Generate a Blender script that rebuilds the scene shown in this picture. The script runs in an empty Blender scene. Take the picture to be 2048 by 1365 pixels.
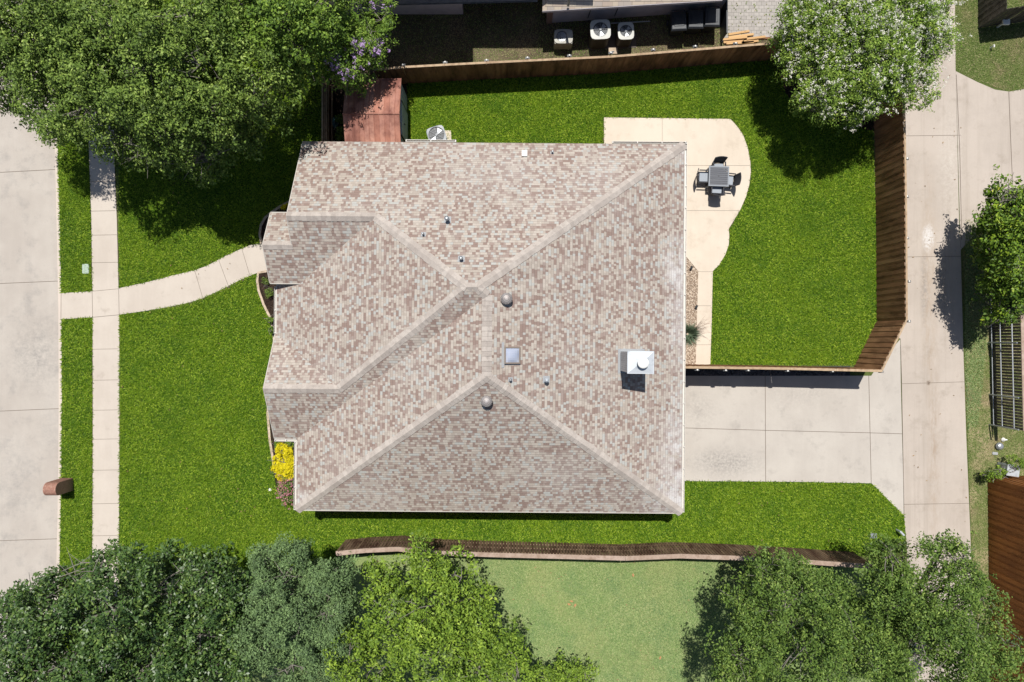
import bpy, math, random
import numpy as np
from mathutils import Vector
random.seed(7); RNG = np.random.default_rng(7)
C = bpy.context.scene
COL = C.collection
# ------------------------------------------------------------------ camera, light
H = 32.5; S0 = 42.0
cam = bpy.data.objects.new('camera', bpy.data.cameras.new('camera')); COL.objects.link(cam)
cam.location = (0, 0, H); cam.rotation_euler = (0, 0, 0)
cam.data.sensor_width = 36; cam.data.lens = 36*S0*H/2048; cam.data.clip_end = 2000
C.camera = cam
SD = Vector((0.05, -0.38, -1.0))                       # direction the sunlight travels
w = bpy.data.worlds.new('World'); C.world = w; w.use_nodes = True
nt = w.node_tree; bg = nt.nodes['Background']
sky = nt.nodes.new('ShaderNodeTexSky'); sky.sky_type = 'NISHITA'; sky.sun_disc = False
sky.sun_elevation = math.atan2(1, math.hypot(SD.x, SD.y)); sky.sun_rotation = math.atan2(-SD.x, -SD.y) % (2*math.pi)
nt.links.new(sky.outputs[0], bg.inputs[0]); bg.inputs[1].default_value = 0.068
sl = bpy.data.lights.new('sun', 'SUN'); sl.energy = 5.0; sl.angle = math.radians(0.5); sl.color = (1, .965, .91)
so = bpy.data.objects.new('sun', sl); COL.objects.link(so); so.location = (0, 20, 60)
so.rotation_euler = SD.to_track_quat('-Z', 'Y').to_euler()
C.view_settings.view_transform = 'Standard'; C.view_settings.look = 'None'
C.view_settings.exposure = 0.06; C.view_settings.gamma = 1.0

# ------------------------------------------------------------------ helpers
def sc(z): return S0*H/(H-z)
def P(px, py, z=0.0):
    """point of the place measured on the photograph, at its real height z"""
    return ((px-1024)/sc(z), (682.5-py)/sc(z))
def PL(pts, z=0.0): return [P(a, b, z) for a, b in pts]

class MB:
    def __init__(s): s.v = []; s.f = []; s.r = []; s.uv = []
    def face(s, idx, r=None, uv=None):
        s.f.append(list(idx)); s.r.append(random.random() if r is None else r); s.uv.append(uv)
    def poly(s, pts, r=None, uv=None):
        b = len(s.v); s.v += [tuple(p) for p in pts]; s.face(range(b, b+len(pts)), r, uv)
    def hexa(s, p, r=None):
        """8 points: bottom 4 ccw, top 4 ccw"""
        r = random.random() if r is None else r
        b = len(s.v); s.v += [tuple(q) for q in p]
        for q in ((3,2,1,0),(4,5,6,7),(0,1,5,4),(1,2,6,5),(2,3,7,6),(3,0,4,7)): s.face([b+i for i in q], r)
    def box(s, cx, cy, cz, sx, sy, sz, a=0, r=None, taper=1.0):
        c, n = math.cos(a), math.sin(a); p = []
        for z, k in ((cz-sz/2, 1), (cz+sz/2, taper)):
            for x, y in ((-1,-1),(1,-1),(1,1),(-1,1)):
                x *= sx/2*k; y *= sy/2*k; p.append((cx+x*c-y*n, cy+x*n+y*c, z))
        s.hexa(p, r)
    def prism(s, poly, z0, z1, r=None):
        r = random.random() if r is None else r
        A = sum(poly[i][0]*poly[(i+1)%len(poly)][1]-poly[(i+1)%len(poly)][0]*poly[i][1] for i in range(len(poly)))
        if A < 0: poly = poly[::-1]
        n = len(poly); b = len(s.v)
        s.v += [(x, y, z0) for x, y in poly]+[(x, y, z1) for x, y in poly]
        s.face([b+n+i for i in range(n)], r); s.face([b+i for i in range(n)][::-1], r)
        for i in range(n): j = (i+1) % n; s.face([b+i, b+j, b+n+j, b+n+i], r)
    def strip(s, pts, wd, z0, z1, r=None, step=None):
        """a band following a polyline"""
        if step:
            q = []
            for a, b in zip(pts, pts[1:]):
                n = max(1, int(math.dist(a, b)/step))
                q += [(a[0]+(b[0]-a[0])*t/n, a[1]+(b[1]-a[1])*t/n) for t in range(n)]
            pts = q+[pts[-1]]
        L = []; R = []
        for i, p in enumerate(pts):
            a = pts[max(0, i-1)]; b = pts[min(len(pts)-1, i+1)]
            d = Vector((b[0]-a[0], b[1]-a[1])).normalized()
            L.append((p[0]-d.y*wd/2, p[1]+d.x*wd/2)); R.append((p[0]+d.y*wd/2, p[1]-d.x*wd/2))
        for i in range(len(pts)-1):
            q = [R[i], R[i+1], L[i+1], L[i]]
            s.hexa([(x, y, z0) for x, y in q]+[(x, y, z1) for x, y in q], r)
    def tube(s, a, b, r0, r1=None, n=8, r=None):
        r1 = r0 if r1 is None else r1; r = random.random() if r is None else r
        a = Vector(a); b = Vector(b); d = b-a
        if d.length < 1e-6: return
        d.normalize(); u = d.orthogonal().normalized(); v = d.cross(u); k = len(s.v)
        for c, rr in ((a, r0), (b, r1)):
            for i in range(n):
                t = 2*math.pi*i/n; s.v.append(tuple(c+u*rr*math.cos(t)+v*rr*math.sin(t)))
        for i in range(n): j = (i+1) % n; s.face([k+i, k+j, k+n+j, k+n+i], r)
        s.face([k+n+i for i in range(n)], r); s.face([k+i for i in range(n)][::-1], r)
    def lathe(s, cx, cy, prof, n=20, r=None):
        r = random.random() if r is None else r; k = len(s.v)
        for rad, z in prof:
            for i in range(n): t = 2*math.pi*i/n; s.v.append((cx+rad*math.cos(t), cy+rad*math.sin(t), z))
        for m in range(len(prof)-1):
            for i in range(n):
                j = (i+1) % n; s.face([k+m*n+i, k+m*n+j, k+(m+1)*n+j, k+(m+1)*n+i], r)
        s.face([k+(len(prof)-1)*n+i for i in range(n)], r); s.face([k+i for i in range(n)][::-1], r)
    def rbox(s, cx, cy, z0, z1, sx, sy, rad, a=0, n=4, r=None):
        """box with rounded vertical corners"""
        q = []
        for k, (x, y) in enumerate(((1,1),(-1,1),(-1,-1),(1,-1))):
            for i in range(n+1):
                t = math.pi/2*(k+i/n); q.append((x*(sx/2-rad)+rad*math.cos(t), y*(sy/2-rad)+rad*math.sin(t)))
        c, m = math.cos(a), math.sin(a)
        s.prism([(cx+x*c-y*m, cy+x*m+y*c) for x, y in q], z0, z1, r)
    def build(s, name, mat, parent=None, local=False, bevel=0, smooth=False):
        me = bpy.data.meshes.new(name)
        off = parent.location if (parent is not None and not local) else Vector((0, 0, 0))
        me.from_pydata([(x-off.x, y-off.y, z-off.z) for x, y, z in s.v], [], s.f)
        at = me.attributes.new('rnd', 'FLOAT', 'FACE'); at.data.foreach_set('value', s.r)
        if any(u is not None for u in s.uv):
            uvl = me.uv_layers.new(name='UVMap'); d = []
            for f, u in zip(s.f, s.uv):
                for i in range(len(f)): d += list(u[i]) if u else [0, 0]
            uvl.data.foreach_set('uv', d)
        me.materials.append(mat)
        if smooth: me.polygons.foreach_set('use_smooth', [True]*len(me.polygons))
        o = bpy.data.objects.new(name, me); COL.objects.link(o)
        if parent is not None: o.parent = parent
        if bevel:
            m = o.modifiers.new('bevel', 'BEVEL'); m.width = bevel; m.segments = 2; m.limit_method = 'ANGLE'
        return o
def tag(o, label=None, cat=None, group=None, kind=None):
    if label: o['label'] = label
    if cat: o['category'] = cat
    if group: o['group'] = group
    if kind: o['kind'] = kind
    return o
def thing(name, label, cat, loc, rz=0, group=None):
    o = bpy.data.objects.new(name, None); COL.objects.link(o); o.empty_display_size = .2
    o.location = loc; o.rotation_euler = (0, 0, rz); return tag(o, label, cat, group)
def dup(root, loc, rz, label=None, group=None):
    r = root.copy(); COL.objects.link(r); r.location = loc; r.rotation_euler = (0, 0, rz)
    if label: r['label'] = label
    if group: r['group'] = group
    for ch in list(root.children):
        c = ch.copy(); COL.objects.link(c); c.parent = r
        for g in ch.children:
            d = g.copy(); COL.objects.link(d); d.parent = c
    return r

# ------------------------------------------------------------------ materials
def N(nt, t, **k):
    n = nt.nodes.new(t)
    for a, b in k.items(): setattr(n, a, b)
    return n
def mixc(nt, fac, a, b, mode='MIX'):
    m = nt.nodes.new('ShaderNodeMix'); m.data_type = 'RGBA'; m.blend_type = mode
    for sock, val in ((0, fac), (6, a), (7, b)):
        if isinstance(val, bpy.types.NodeSocket): nt.links.new(val, m.inputs[sock])
        elif isinstance(val, (int, float)): m.inputs[sock].default_value = val
        else: m.inputs[sock].default_value = (*val[:3], 1)
    return m.outputs[2]
def math_(nt, op, a, b=None, c=None):
    m = nt.nodes.new('ShaderNodeMath'); m.operation = op
    for i, v in enumerate((a, b, c)):
        if v is None: continue
        if isinstance(v, bpy.types.NodeSocket): nt.links.new(v, m.inputs[i])
        else: m.inputs[i].default_value = v
    return m.outputs[0]
def ramp(nt, src, stops, interp='LINEAR'):
    r = nt.nodes.new('ShaderNodeValToRGB'); e = r.color_ramp; e.interpolation = interp
    while len(e.elements) < len(stops): e.elements.new(0.5)
    for el, (p, c) in zip(e.elements, stops):
        el.position = p; el.color = (*c[:3], 1) if isinstance(c, (tuple, list)) else (c, c, c, 1)
    nt.links.new(src, r.inputs[0]); return r.outputs[0]
def noise(nt, co, scale, detail=4, rough=.6, stretch=None):
    if stretch:
        mp = nt.nodes.new('ShaderNodeMapping'); mp.inputs['Scale'].default_value = stretch
        nt.links.new(co, mp.inputs[0]); co = mp.outputs[0]
    n = nt.nodes.new('ShaderNodeTexNoise'); n.inputs['Scale'].default_value = scale
    n.inputs['Detail'].default_value = detail; n.inputs['Roughness'].default_value = rough
    nt.links.new(co, n.inputs['Vector']); return n.outputs[0]
def newmat(name):
    m = bpy.data.materials.new(name); m.use_nodes = True; nt = m.node_tree
    b = nt.nodes['Principled BSDF']; co = nt.nodes.new('ShaderNodeTexCoord').outputs['Object']
    return m, nt, b, co
def M(name, col, rough=.8, spec=.3, var=(), bump=None, rnd=None, metal=0.0):
    """var: (scale, colour, low, high[, stretch]); rnd: colour mixed by the per-face random value"""
    m, nt, b, co = newmat(name); c = None
    c = (*col, 1)
    if rnd:
        a = N(nt, 'ShaderNodeAttribute', attribute_name='rnd'); c = mixc(nt, a.outputs['Fac'], col, rnd)
    for v in var:
        n = noise(nt, co, v[0], 5, .62, v[4] if len(v) > 4 else None)
        c = mixc(nt, ramp(nt, n, [(v[2], 0.0), (v[3], 1.0)]), c, v[1])
    if isinstance(c, bpy.types.NodeSocket): nt.links.new(c, b.inputs['Base Color'])
    else: b.inputs['Base Color'].default_value = c
    b.inputs['Roughness'].default_value = rough; b.inputs['Specular IOR Level'].default_value = spec
    b.inputs['Metallic'].default_value = metal
    if bump:
        bp = nt.nodes.new('ShaderNodeBump'); bp.inputs['Strength'].default_value = bump[1]
        bp.inputs['Distance'].default_value = bump[2] if len(bump) > 2 else .02
        nt.links.new(noise(nt, co, bump[0], 6, .7, bump[3] if len(bump) > 3 else None), bp.inputs['Height'])
        nt.links.new(bp.outputs[0], b.inputs['Normal'])
    return m
def concrete(name, a, b_, dark, stain=.62, tracks=False, spots=()):
    m, nt, b, co = newmat(name)
    c = mixc(nt, ramp(nt, noise(nt, co, .35, 6, .65), [(.40, 0.0), (.60, 1.0)]), a, b_)
    c = mixc(nt, ramp(nt, noise(nt, co, 1.1, 8, .72), [(stain-.08, 0.0), (.80, .8)]), c, dark)
    c = mixc(nt, ramp(nt, noise(nt, co, 3, 5, .7, (1, .12, 1)), [(.45, 0.0), (.8, .3)]), c, [x*1.12 for x in a])
    if tracks:
        c = mixc(nt, ramp(nt, noise(nt, co, 2.2, 6, .7, (1, .035, 1)), [(.5, 0.0), (.78, .5)]), c, dark)
    for (sx, sy, rx, ry, col, k) in spots:                 # stains with a place of their own
        mp = N(nt, 'ShaderNodeMapping'); mp.inputs['Location'].default_value = (-sx/rx, -sy/ry, 0); mp.inputs['Scale'].default_value = (1/rx, 1/ry, 0)
        nt.links.new(co, mp.inputs[0]); ln = N(nt, 'ShaderNodeVectorMath', operation='LENGTH'); nt.links.new(mp.outputs[0], ln.inputs[0])
        f = math_(nt, 'MULTIPLY', math_(nt, 'SUBTRACT', 1.0, ln.outputs['Value']), 1.6)
        f = math_(nt, 'MULTIPLY', f, math_(nt, 'MULTIPLY', ramp(nt, noise(nt, co, 5 if ry > 1 else 9, 8, .8, None if ry < 5 else (1, .3, 1)), [(.40, 0.0), (.66, 1.0)]), k))
        f = math_(nt, 'MINIMUM', math_(nt, 'MAXIMUM', f, 0.0), .85); c = mixc(nt, f, c, col)
    c = mixc(nt, ramp(nt, noise(nt, co, 28, 3, .8), [(.3, .14), (.7, 0.0)]), c, dark)
    nt.links.new(c, b.inputs['Base Color']); b.inputs['Roughness'].default_value = .92
    b.inputs['Specular IOR Level'].default_value = .2
    bp = nt.nodes.new('ShaderNodeBump'); bp.inputs['Strength'].default_value = .25; bp.inputs['Distance'].default_value = .01
    nt.links.new(noise(nt, co, 40, 4, .7), bp.inputs['Height']); nt.links.new(bp.outputs[0], b.inputs['Normal'])
    return m
def shingles(name, stops, row=.121, cell=.12, line=.40, patch=(.5, .46, .43), spots=()):
    m, nt, b, co = newmat(name)
    uv = nt.nodes.new('ShaderNodeTexCoord').outputs['UV']
    sp = nt.nodes.new('ShaderNodeSeparateXYZ'); nt.links.new(uv, sp.inputs[0])
    v = math_(nt, 'DIVIDE', sp.outputs[1], row); rw = math_(nt, 'FLOOR', v); fv = math_(nt, 'FRACT', v)
    wn = N(nt, 'ShaderNodeTexWhiteNoise', noise_dimensions='1D'); nt.links.new(rw, wn.inputs['W'])
    u = math_(nt, 'ADD', math_(nt, 'DIVIDE', sp.outputs[0], cell), math_(nt, 'MULTIPLY', wn.outputs[0], 7.0))
    # uneven tab widths
    wob = N(nt, 'ShaderNodeTexNoise', noise_dimensions='2D'); cv0 = N(nt, 'ShaderNodeCombineXYZ')
    nt.links.new(math_(nt, 'MULTIPLY', u, .45), cv0.inputs[0]); nt.links.new(math_(nt, 'MULTIPLY', rw, 5.3), cv0.inputs[1])
    nt.links.new(cv0.outputs[0], wob.inputs['Vector']); wob.inputs['Scale'].default_value = 1; wob.inputs['Detail'].default_value = 0
    u = math_(nt, 'ADD', u, math_(nt, 'MULTIPLY', wob.outputs[0], 1.6))
    cl = math_(nt, 'FLOOR', u); fu = math_(nt, 'FRACT', u)
    cv = N(nt, 'ShaderNodeCombineXYZ'); nt.links.new(cl, cv.inputs[0]); nt.links.new(rw, cv.inputs[1])
    w2 = N(nt, 'ShaderNodeTexWhiteNoise', noise_dimensions='2D'); nt.links.new(cv.outputs[0], w2.inputs['Vector'])
    # neighbouring tabs gather a little, as bundles of shingles do
    big = noise(nt, cv.outputs[0], .23, 3, .6)
    val = math_(nt, 'ADD', w2.outputs[0], math_(nt, 'MULTIPLY', math_(nt, 'SUBTRACT', big, .5), .08))
    c = ramp(nt, val, stops, 'CONSTANT')
    c = mixc(nt, math_(nt, 'MULTIPLY', w2.outputs[0], .22), c, (.30, .27, .25))
    c = mixc(nt, ramp(nt, noise(nt, co, .22, 5, .6), [(.52, 0.0), (.78, .4)]), c, patch)
    for (sx, sy, rx, ry, k) in spots:
        mp = N(nt, 'ShaderNodeMapping'); mp.inputs['Location'].default_value = (-sx/rx, -sy/ry, 0); mp.inputs['Scale'].default_value = (1/rx, 1/ry, 0)
        nt.links.new(co, mp.inputs[0]); ln = N(nt, 'ShaderNodeVectorMath', operation='LENGTH'); nt.links.new(mp.outputs[0], ln.inputs[0])
        f = math_(nt, 'MULTIPLY', math_(nt, 'SUBTRACT', 1.0, ln.outputs['Value']), ramp(nt, noise(nt, co, 1.6, 7, .75), [(.38, 0.0), (.62, k)]))
        c = mixc(nt, math_(nt, 'MINIMUM', math_(nt, 'MAXIMUM', f, 0.0), .8), c, (.60, .58, .57))
    edge = math_(nt, 'LESS_THAN', fv, .12); side = math_(nt, 'LESS_THAN', fu, .07)
    dk = math_(nt, 'MAXIMUM', math_(nt, 'MULTIPLY', edge, line), math_(nt, 'MULTIPLY', side, line*.5))
    c = mixc(nt, dk, c, (.10, .085, .08))  # butt shadows of the tabs, painted into the colour as dark lines
    c = mixc(nt, ramp(nt, noise(nt, uv, 1.1, 5, .7, (1, .18, 1)), [(.5, 0.0), (.8, .28)]), c, (.17, .14, .125))
    nt.links.new(c, b.inputs['Base Color']); b.inputs['Roughness'].default_value = .95
    b.inputs['Specular IOR Level'].default_value = .15
    bp = nt.nodes.new('ShaderNodeBump'); bp.inputs['Strength'].default_value = .5; bp.inputs['Distance'].default_value = .012
    hgt = math_(nt, 'ADD', math_(nt, 'MULTIPLY', math_(nt, 'SUBTRACT', 1.0, fv), 1.0), math_(nt, 'MULTIPLY', w2.outputs[0], .6))
    nt.links.new(hgt, bp.inputs['Height']); nt.links.new(bp.outputs[0], b.inputs['Normal'])
    return m
def leafmat(name, stops, trans=.25, rough=.55, spec=.35, patch=None):
    m = bpy.data.materials.new(name); m.use_nodes = True; nt = m.node_tree
    b = nt.nodes['Principled BSDF']; out = nt.nodes['Material Output']
    a = N(nt, 'ShaderNodeAttribute', attribute_name='rnd')
    c = ramp(nt, a.outputs['Fac'], stops)
    if patch:
        co = nt.nodes.new('ShaderNodeNewGeometry').outputs['Position']
        c = mixc(nt, ramp(nt, noise(nt, co, patch[0], 4, .6), [(patch[2], 0.0), (patch[3], patch[4])]), c, patch[1])
        if len(patch) > 5:
            c = mixc(nt, ramp(nt, noise(nt, co, patch[5][0], 4, .65), [(patch[5][2], 0.0), (patch[5][3], patch[5][4])]), c, patch[5][1])
    nt.links.new(c, b.inputs['Base Color']); b.inputs['Roughness'].default_value = rough
    b.inputs['Specular IOR Level'].default_value = spec
    t = nt.nodes.new('ShaderNodeBsdfTranslucent'); nt.links.new(c, t.inputs[0])
    mx = nt.nodes.new('ShaderNodeMixShader'); mx.inputs[0].default_value = trans
    nt.links.new(b.outputs[0], mx.inputs[1]); nt.links.new(t.outputs[0], mx.inputs[2])
    nt.links.new(mx.outputs[0], out.inputs[0]); return m
def brickmat(name, c1, c2, mortar, sx=.2, sy=.07, flat=False):
    m, nt, b, co = newmat(name)
    sp = nt.nodes.new('ShaderNodeSeparateXYZ'); nt.links.new(co, sp.inputs[0]); cb = nt.nodes.new('ShaderNodeCombineXYZ')
    nt.links.new(sp.outputs[0] if flat else math_(nt, 'ADD', sp.outputs[0], sp.outputs[1]), cb.inputs[0]); nt.links.new(sp.outputs[1 if flat else 2], cb.inputs[1])
    t = nt.nodes.new('ShaderNodeTexBrick'); nt.links.new(cb.outputs[0], t.inputs['Vector'])
    t.inputs['Color1'].default_value = (*c1, 1); t.inputs['Color2'].default_value = (*c2, 1); t.inputs['Mortar'].default_value = (*mortar, 1)
    t.inputs['Scale'].default_value = 1; t.inputs['Brick Width'].default_value = sx; t.inputs['Row Height'].default_value = sy
    t.inputs['Mortar Size'].default_value = .008
    nt.links.new(mixc(nt, ramp(nt, noise(nt, co, 9), [(.4, 0.0), (.8, .4)]), t.outputs[0], [x*.6 for x in c1]), b.inputs['Base Color'])
    b.inputs['Roughness'].default_value = .9; return m

STREET = concrete('street_concrete', (.465, .42, .37), (.415, .37, .325), (.25, .235, .22), .60, False, [(*P(70, 710), 1.8, 2.4, (.20, .19, .18), .5), (*P(85, 250), 1.2, 1.6, (.30, .24, .19), .5), (*P(30, 960), 1.4, 3.0, (.30, .28, .26), .5), (*P(95, 860), .8, 2.0, (.29, .27, .25), .4)])
WALK = concrete('walk_concrete', (.54, .48, .415), (.49, .43, .37), (.33, .28, .23), .66)
ALLEY = concrete('alley_concrete', (.475, .415, .36), (.425, .37, .32), (.28, .235, .19), .62, True, [(*P(1857, 560), .50, 6.5, (.36, .27, .19), .55), (*P(1868, 900), .42, 7.0, (.33, .25, .185), .55), (*P(1848, 575), .25, 2.5, (.20, .18, .17), .6), (*P(1885, 575), .28, 2.2, (.24, .215, .20), .5), (*P(1856, 475), .35, .8, (.64, .62, .60), 1.6), (*P(1857, 766), .14, .14, (.15, .11, .08), 1.5), (*P(1900, 330), .8, 4, (.54, .49, .43), .7)])
DRIVE = concrete('driveway_concrete', (.49, .45, .40), (.445, .405, .36), (.28, .255, .23), .62, False, [(*P(1450, 925), 2.2, .9, (.27, .25, .23), .9), (*P(1400, 820), 1.2, 1.0, (.33, .30, .27), .6), (*P(1600, 790), 2.4, .8, (.36, .33, .30), .5)])
PATIO = concrete('patio_concrete', (.64, .56, .462), (.585, .505, .41), (.42, .34, .26), .62)
JOINT = M('joint_dark', (.17, .14, .115), .95)
KERB = concrete('kerb_concrete', (.58, .50, .43), (.53, .46, .40), (.33, .28, .24), .66)
SOIL = M('soil', (.10, .075, .05), .95, .1, [(.5, (.16, .125, .08), .45, .65), (6, (.05, .04, .03), .5, .75)], (14, .6, .05))
GROUND = M('ground_grass_base', (.10, .13, .035), .95, .1, [(.3, (.15, .14, .06), .45, .7), (9, (.05, .07, .02), .45, .7)], (18, .6, .04))
LAWNB = M('lawn_base', (.030, .085, .008), .95, .1, [(.35, (.05, .10, .01), .4, .7), (16, (.015, .04, .004), .4, .65)], (24, .8, .04))
PALEB = M('pale_lawn_base', (.20, .275, .095), .95, .1, [(.5, (.28, .31, .13), .42, .66), (14, (.10, .16, .05), .45, .7)], (26, .7, .03))
MULCH = M('mulch', (.045, .03, .022), .95, .1, [(9, (.11, .075, .05), .5, .7), (22, (.015, .01, .008), .45, .65)], (30, 1, .05))
PAVER = brickmat('pavers', (.42, .39, .36), (.34, .315, .29), (.16, .15, .13), .24, .17, True)
BRICK = brickmat('house_brick', (.30, .16, .12), (.22, .11, .085), (.35, .31, .27))
MBRICK = M('mailbox_brick', (.42, .235, .175), .9, .2, [(7, (.30, .15, .11), .4, .65), (20, (.50, .36, .29), .55, .75)], (30, .5, .01), rnd=(.34, .17, .125))
SIDING = M('painted_siding', (.60, .56, .58), .7, .3, [(2, (.48, .45, .47), .4, .7)])
WHITE = M('white_paint', (.78, .77, .73), .5, .4, [(5, (.62, .60, .56), .55, .8)])
GUTTER = M('gutter_paint', (.62, .59, .54), .45, .5)
METW = M('galvanised_white', (.47, .50, .53), .5, .4, [(3, (.33, .36, .39), .48, .72, (1, 1, .3))], metal=.25)
METG = M('grey_metal', (.36, .38, .40), .4, .5, [(6, (.26, .28, .30), .4, .7)], metal=.5)
METD = M('dark_metal', (.045, .05, .055), .5, .4)
TURB = M('vent_metal', (.33, .31, .30), .5, .4, [(9, (.24, .21, .2), .4, .7)], metal=.3)
ACGREY = M('unit_paint', (.24, .255, .27), .5, .4, [(6, (.34, .36, .38), .4, .7)])
ACTAN = M('unit_paint_tan', (.40, .39, .34), .55, .4, [(6, (.31, .29, .25), .4, .7)])
ACWHITE = M('unit_cap', (.50, .50, .46), .5, .4, [(6, (.52, .50, .45), .5, .7)])
LOUV = M('unit_louvre', (.07, .06, .05), .6, .3)
BLADE = M('fan_blade', (.34, .36, .38), .4, .5, metal=.3)
BLACKP = M('black_plastic', (.022, .026, .032), .42, .45, [(5, (.04, .045, .05), .45, .7)])
TABLE = M('table_slats', (.095, .10, .115), .55, .4, [(9, (.08, .085, .10), .4, .7, (.3, 6, 1))], rnd=(.12, .125, .14))
TFRAME = M('table_frame', (.20, .22, .245), .45, .5)
RATTAN = M('woven_rattan', (.035, .036, .042), .75, .3, [(60, (.06, .06, .07), .45, .6)], (70, .8, .01))
CUSH = M('seat_cushion', (.34, .37, .41), .9, .1, [(30, (.29, .32, .36), .4, .7)], (60, .3, .004))
LUMBER = M('fresh_lumber', (.62, .40, .19), .75, .2, [(5, (.50, .30, .13), .4, .7, (.3, 3, 1))], rnd=(.50, .31, .15))
FWOOD = M('fence_wood', (.21, .098, .052), .85, .2, [(2.5, (.065, .03, .015), .42, .68, (1, 1, .25)), (14, (.14, .075, .04), .55, .75, (1, 1, .15))], (30, .4, .01, (1, 1, .1)), rnd=(.30, .15, .08))
EWOOD = M('east_fence_wood', (.30, .15, .075), .85, .2, [(2.5, (.15, .075, .036), .42, .68, (1, 1, .25)), (14, (.28, .115, .06), .55, .75, (1, 1, .15))], (30, .4, .01, (1, 1, .1)), rnd=(.40, .22, .115))
SWOOD = M('south_fence_wood', (.25, .165, .105), .9, .2, [(3, (.09, .045, .03), .42, .62, (1, 1, .3)), (14, (.30, .20, .12), .58, .72, (1, 1, .2))], (30, .5, .01), rnd=(.14, .09, .058))
CAPW = M('fence_cap_wood', (.37, .28, .22), .85, .2, [(4, (.27, .19, .14), .4, .7), (15, (.20, .15, .11), .55, .8)], rnd=(.43, .33, .27))
RAILW = M('fence_rail_wood', (.46, .34, .22), .85, .2, [(5, (.28, .19, .12), .45, .7)], rnd=(.38, .27, .17))
OWOOD = M('orange_stained_wood', (.30, .115, .028), .8, .25, [(2.5, (.17, .06, .016), .4, .7, (.4, 1, .4)), (10, (.36, .16, .05), .55, .75)], (24, .4, .01), rnd=(.23, .085, .02))
GWOOD = M('grey_weathered_wood', (.095, .085, .07), .9, .2, [(4, (.05, .045, .035), .4, .65), (13, (.2, .17, .12), .6, .75)], (24, .5, .01), rnd=(.15, .13, .105))
SHEDR = M('red_metal_roof', (.37, .155, .105), .7, .3, [(.8, (.19, .075, .055), .42, .6), (4, (.44, .215, .165), .5, .78, (1, .25, 1))], rnd=(.50, .26, .19))
SHEDW = M('shed_wall', (.36, .40, .43), .6, .4, [(3, (.27, .30, .33), .4, .7)])
BARK = M('bark', (.20, .17, .14), .95, .1, [(8, (.10, .08, .065), .4, .65, (1, 1, .2))], (18, .8, .03))
TWIG = M('pale_twig', (.21, .20, .17), .9, .1, [(8, (.2, .17, .15), .4, .65)])
STONE = M('edging_stone', (.50, .40, .30), .9, .2, [(5, (.36, .28, .2), .4, .7)], (20, .4, .01), rnd=(.58, .47, .37))
PEB = M('pebbles', (.66, .56, .45), .85, .2, rnd=(.34, .25, .18))
BROCK = M('black_rocks', (.06, .062, .068), .8, .3, rnd=(.13, .13, .14))
GLASS = M('window_glass', (.05, .07, .09), .12, .6)
SKYG = M('skylight_dome', (.34, .39, .52), .12, .7, [(1.5, (.45, .46, .50), .35, .7)])
LID = M('green_lid', (.36, .44, .36), .7, .3)
FLASH = M('lead_flashing', (.34, .35, .36), .5, .4)
SOFFIT = M('soffit_paint', (.5, .47, .42), .7, .3)
RCAP = M('ridge_cap', (.37, .325, .29), .95, .15, [(6, (.32, .28, .25), .45, .75)], (40, .5, .01), rnd=(.48, .43, .385))
TAN = (.40, .345, .292); TAN2 = (.465, .41, .352); GRY = (.425, .425, .395); BRN = (.258, .186, .158); BRN2 = (.312, .24, .207)
ROOF = shingles('house_shingles', [(0, BRN), (.20, BRN2), (.36, TAN), (.52, TAN2), (.70, GRY), (.83, TAN), (.95, BRN2)], spots=[(7.2, -7.0, 1.8, 1.6, 1.3), (7.2, -4.5, 1.0, 3.5, .9), (7.2, 3.3, 1.0, 1.6, 1.2), (7.2, 1.0, .8, 3.0, .8), (7.2, 8.3, 1.0, .8, .7), (-9.0, -7.2, 1.6, .8, .8)])
NROOF = shingles('neighbour_shingles', [(0, (.50, .42, .33)), (.3, (.46, .37, .30)), (.5, (.54, .46, .37)), (.75, (.43, .37, .32))], .2, .33, .6, (.5, .45, .38))

G_STOPS = [(0, (.05, .115, .006)), (.4, (.125, .225, .010)), (.72, (.205, .355, .015)), (1, (.50, .60, .07))]
GRASS = leafmat('lawn_blades', G_STOPS, .30, .6, .25, (.25, (.22, .32, .010), .42, .68, .4, (.6, (.05, .14, .006), .46, .68, .4)))
PGRASS = leafmat('pale_lawn_blades', [(0, (.15, .24, .08)), (.5, (.27, .37, .14)), (1, (.48, .50, .25))], .25, .7, .2,
                 (.35, (.42, .41, .18), .46, .70, .55, (.9, (.14, .25, .10), .50, .68, .6)))
DGRASS = leafmat('dry_lawn_blades', [(0, (.11, .18, .04)), (.6, (.24, .31, .09)), (1, (.52, .45, .26))], .25, .8, .2,
                 (.55, (.42, .33, .20), .50, .64, .8))

# ------------------------------------------------------------------ fast scattered meshes
def inpoly(x, y, poly):
    r = np.zeros(len(x), bool); n = len(poly)
    for i in range(n):
        x1, y1 = poly[i]; x2, y2 = poly[(i+1) % n]
        if y1 == y2: continue
        c = ((y1 > y) != (y2 > y)) & (x < (x2-x1)*(y-y1)/(y2-y1)+x1); r ^= c
    return r
def rawmesh(name, V, k, rnd, mat, parent=None, smooth=False):
    """V: (n*k,3) vertices, n faces of k corners"""
    n = len(V)//k; me = bpy.data.meshes.new(name)
    if parent is not None: V = V-np.array(parent.location)
    me.vertices.add(n*k); me.vertices.foreach_set('co', V.astype(np.float32).ravel())
    me.loops.add(n*k); me.loops.foreach_set('vertex_index', np.arange(n*k, dtype=np.int32))
    me.polygons.add(n); me.polygons.foreach_set('loop_start', np.arange(0, n*k, k, dtype=np.int32))
    at = me.attributes.new('rnd', 'FLOAT', 'FACE'); at.data.foreach_set('value', rnd.astype(np.float32))
    me.materials.append(mat); me.update(calc_edges=True)
    o = bpy.data.objects.new(name, me); COL.objects.link(o)
    if parent is not None: o.parent = parent
    return o
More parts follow.
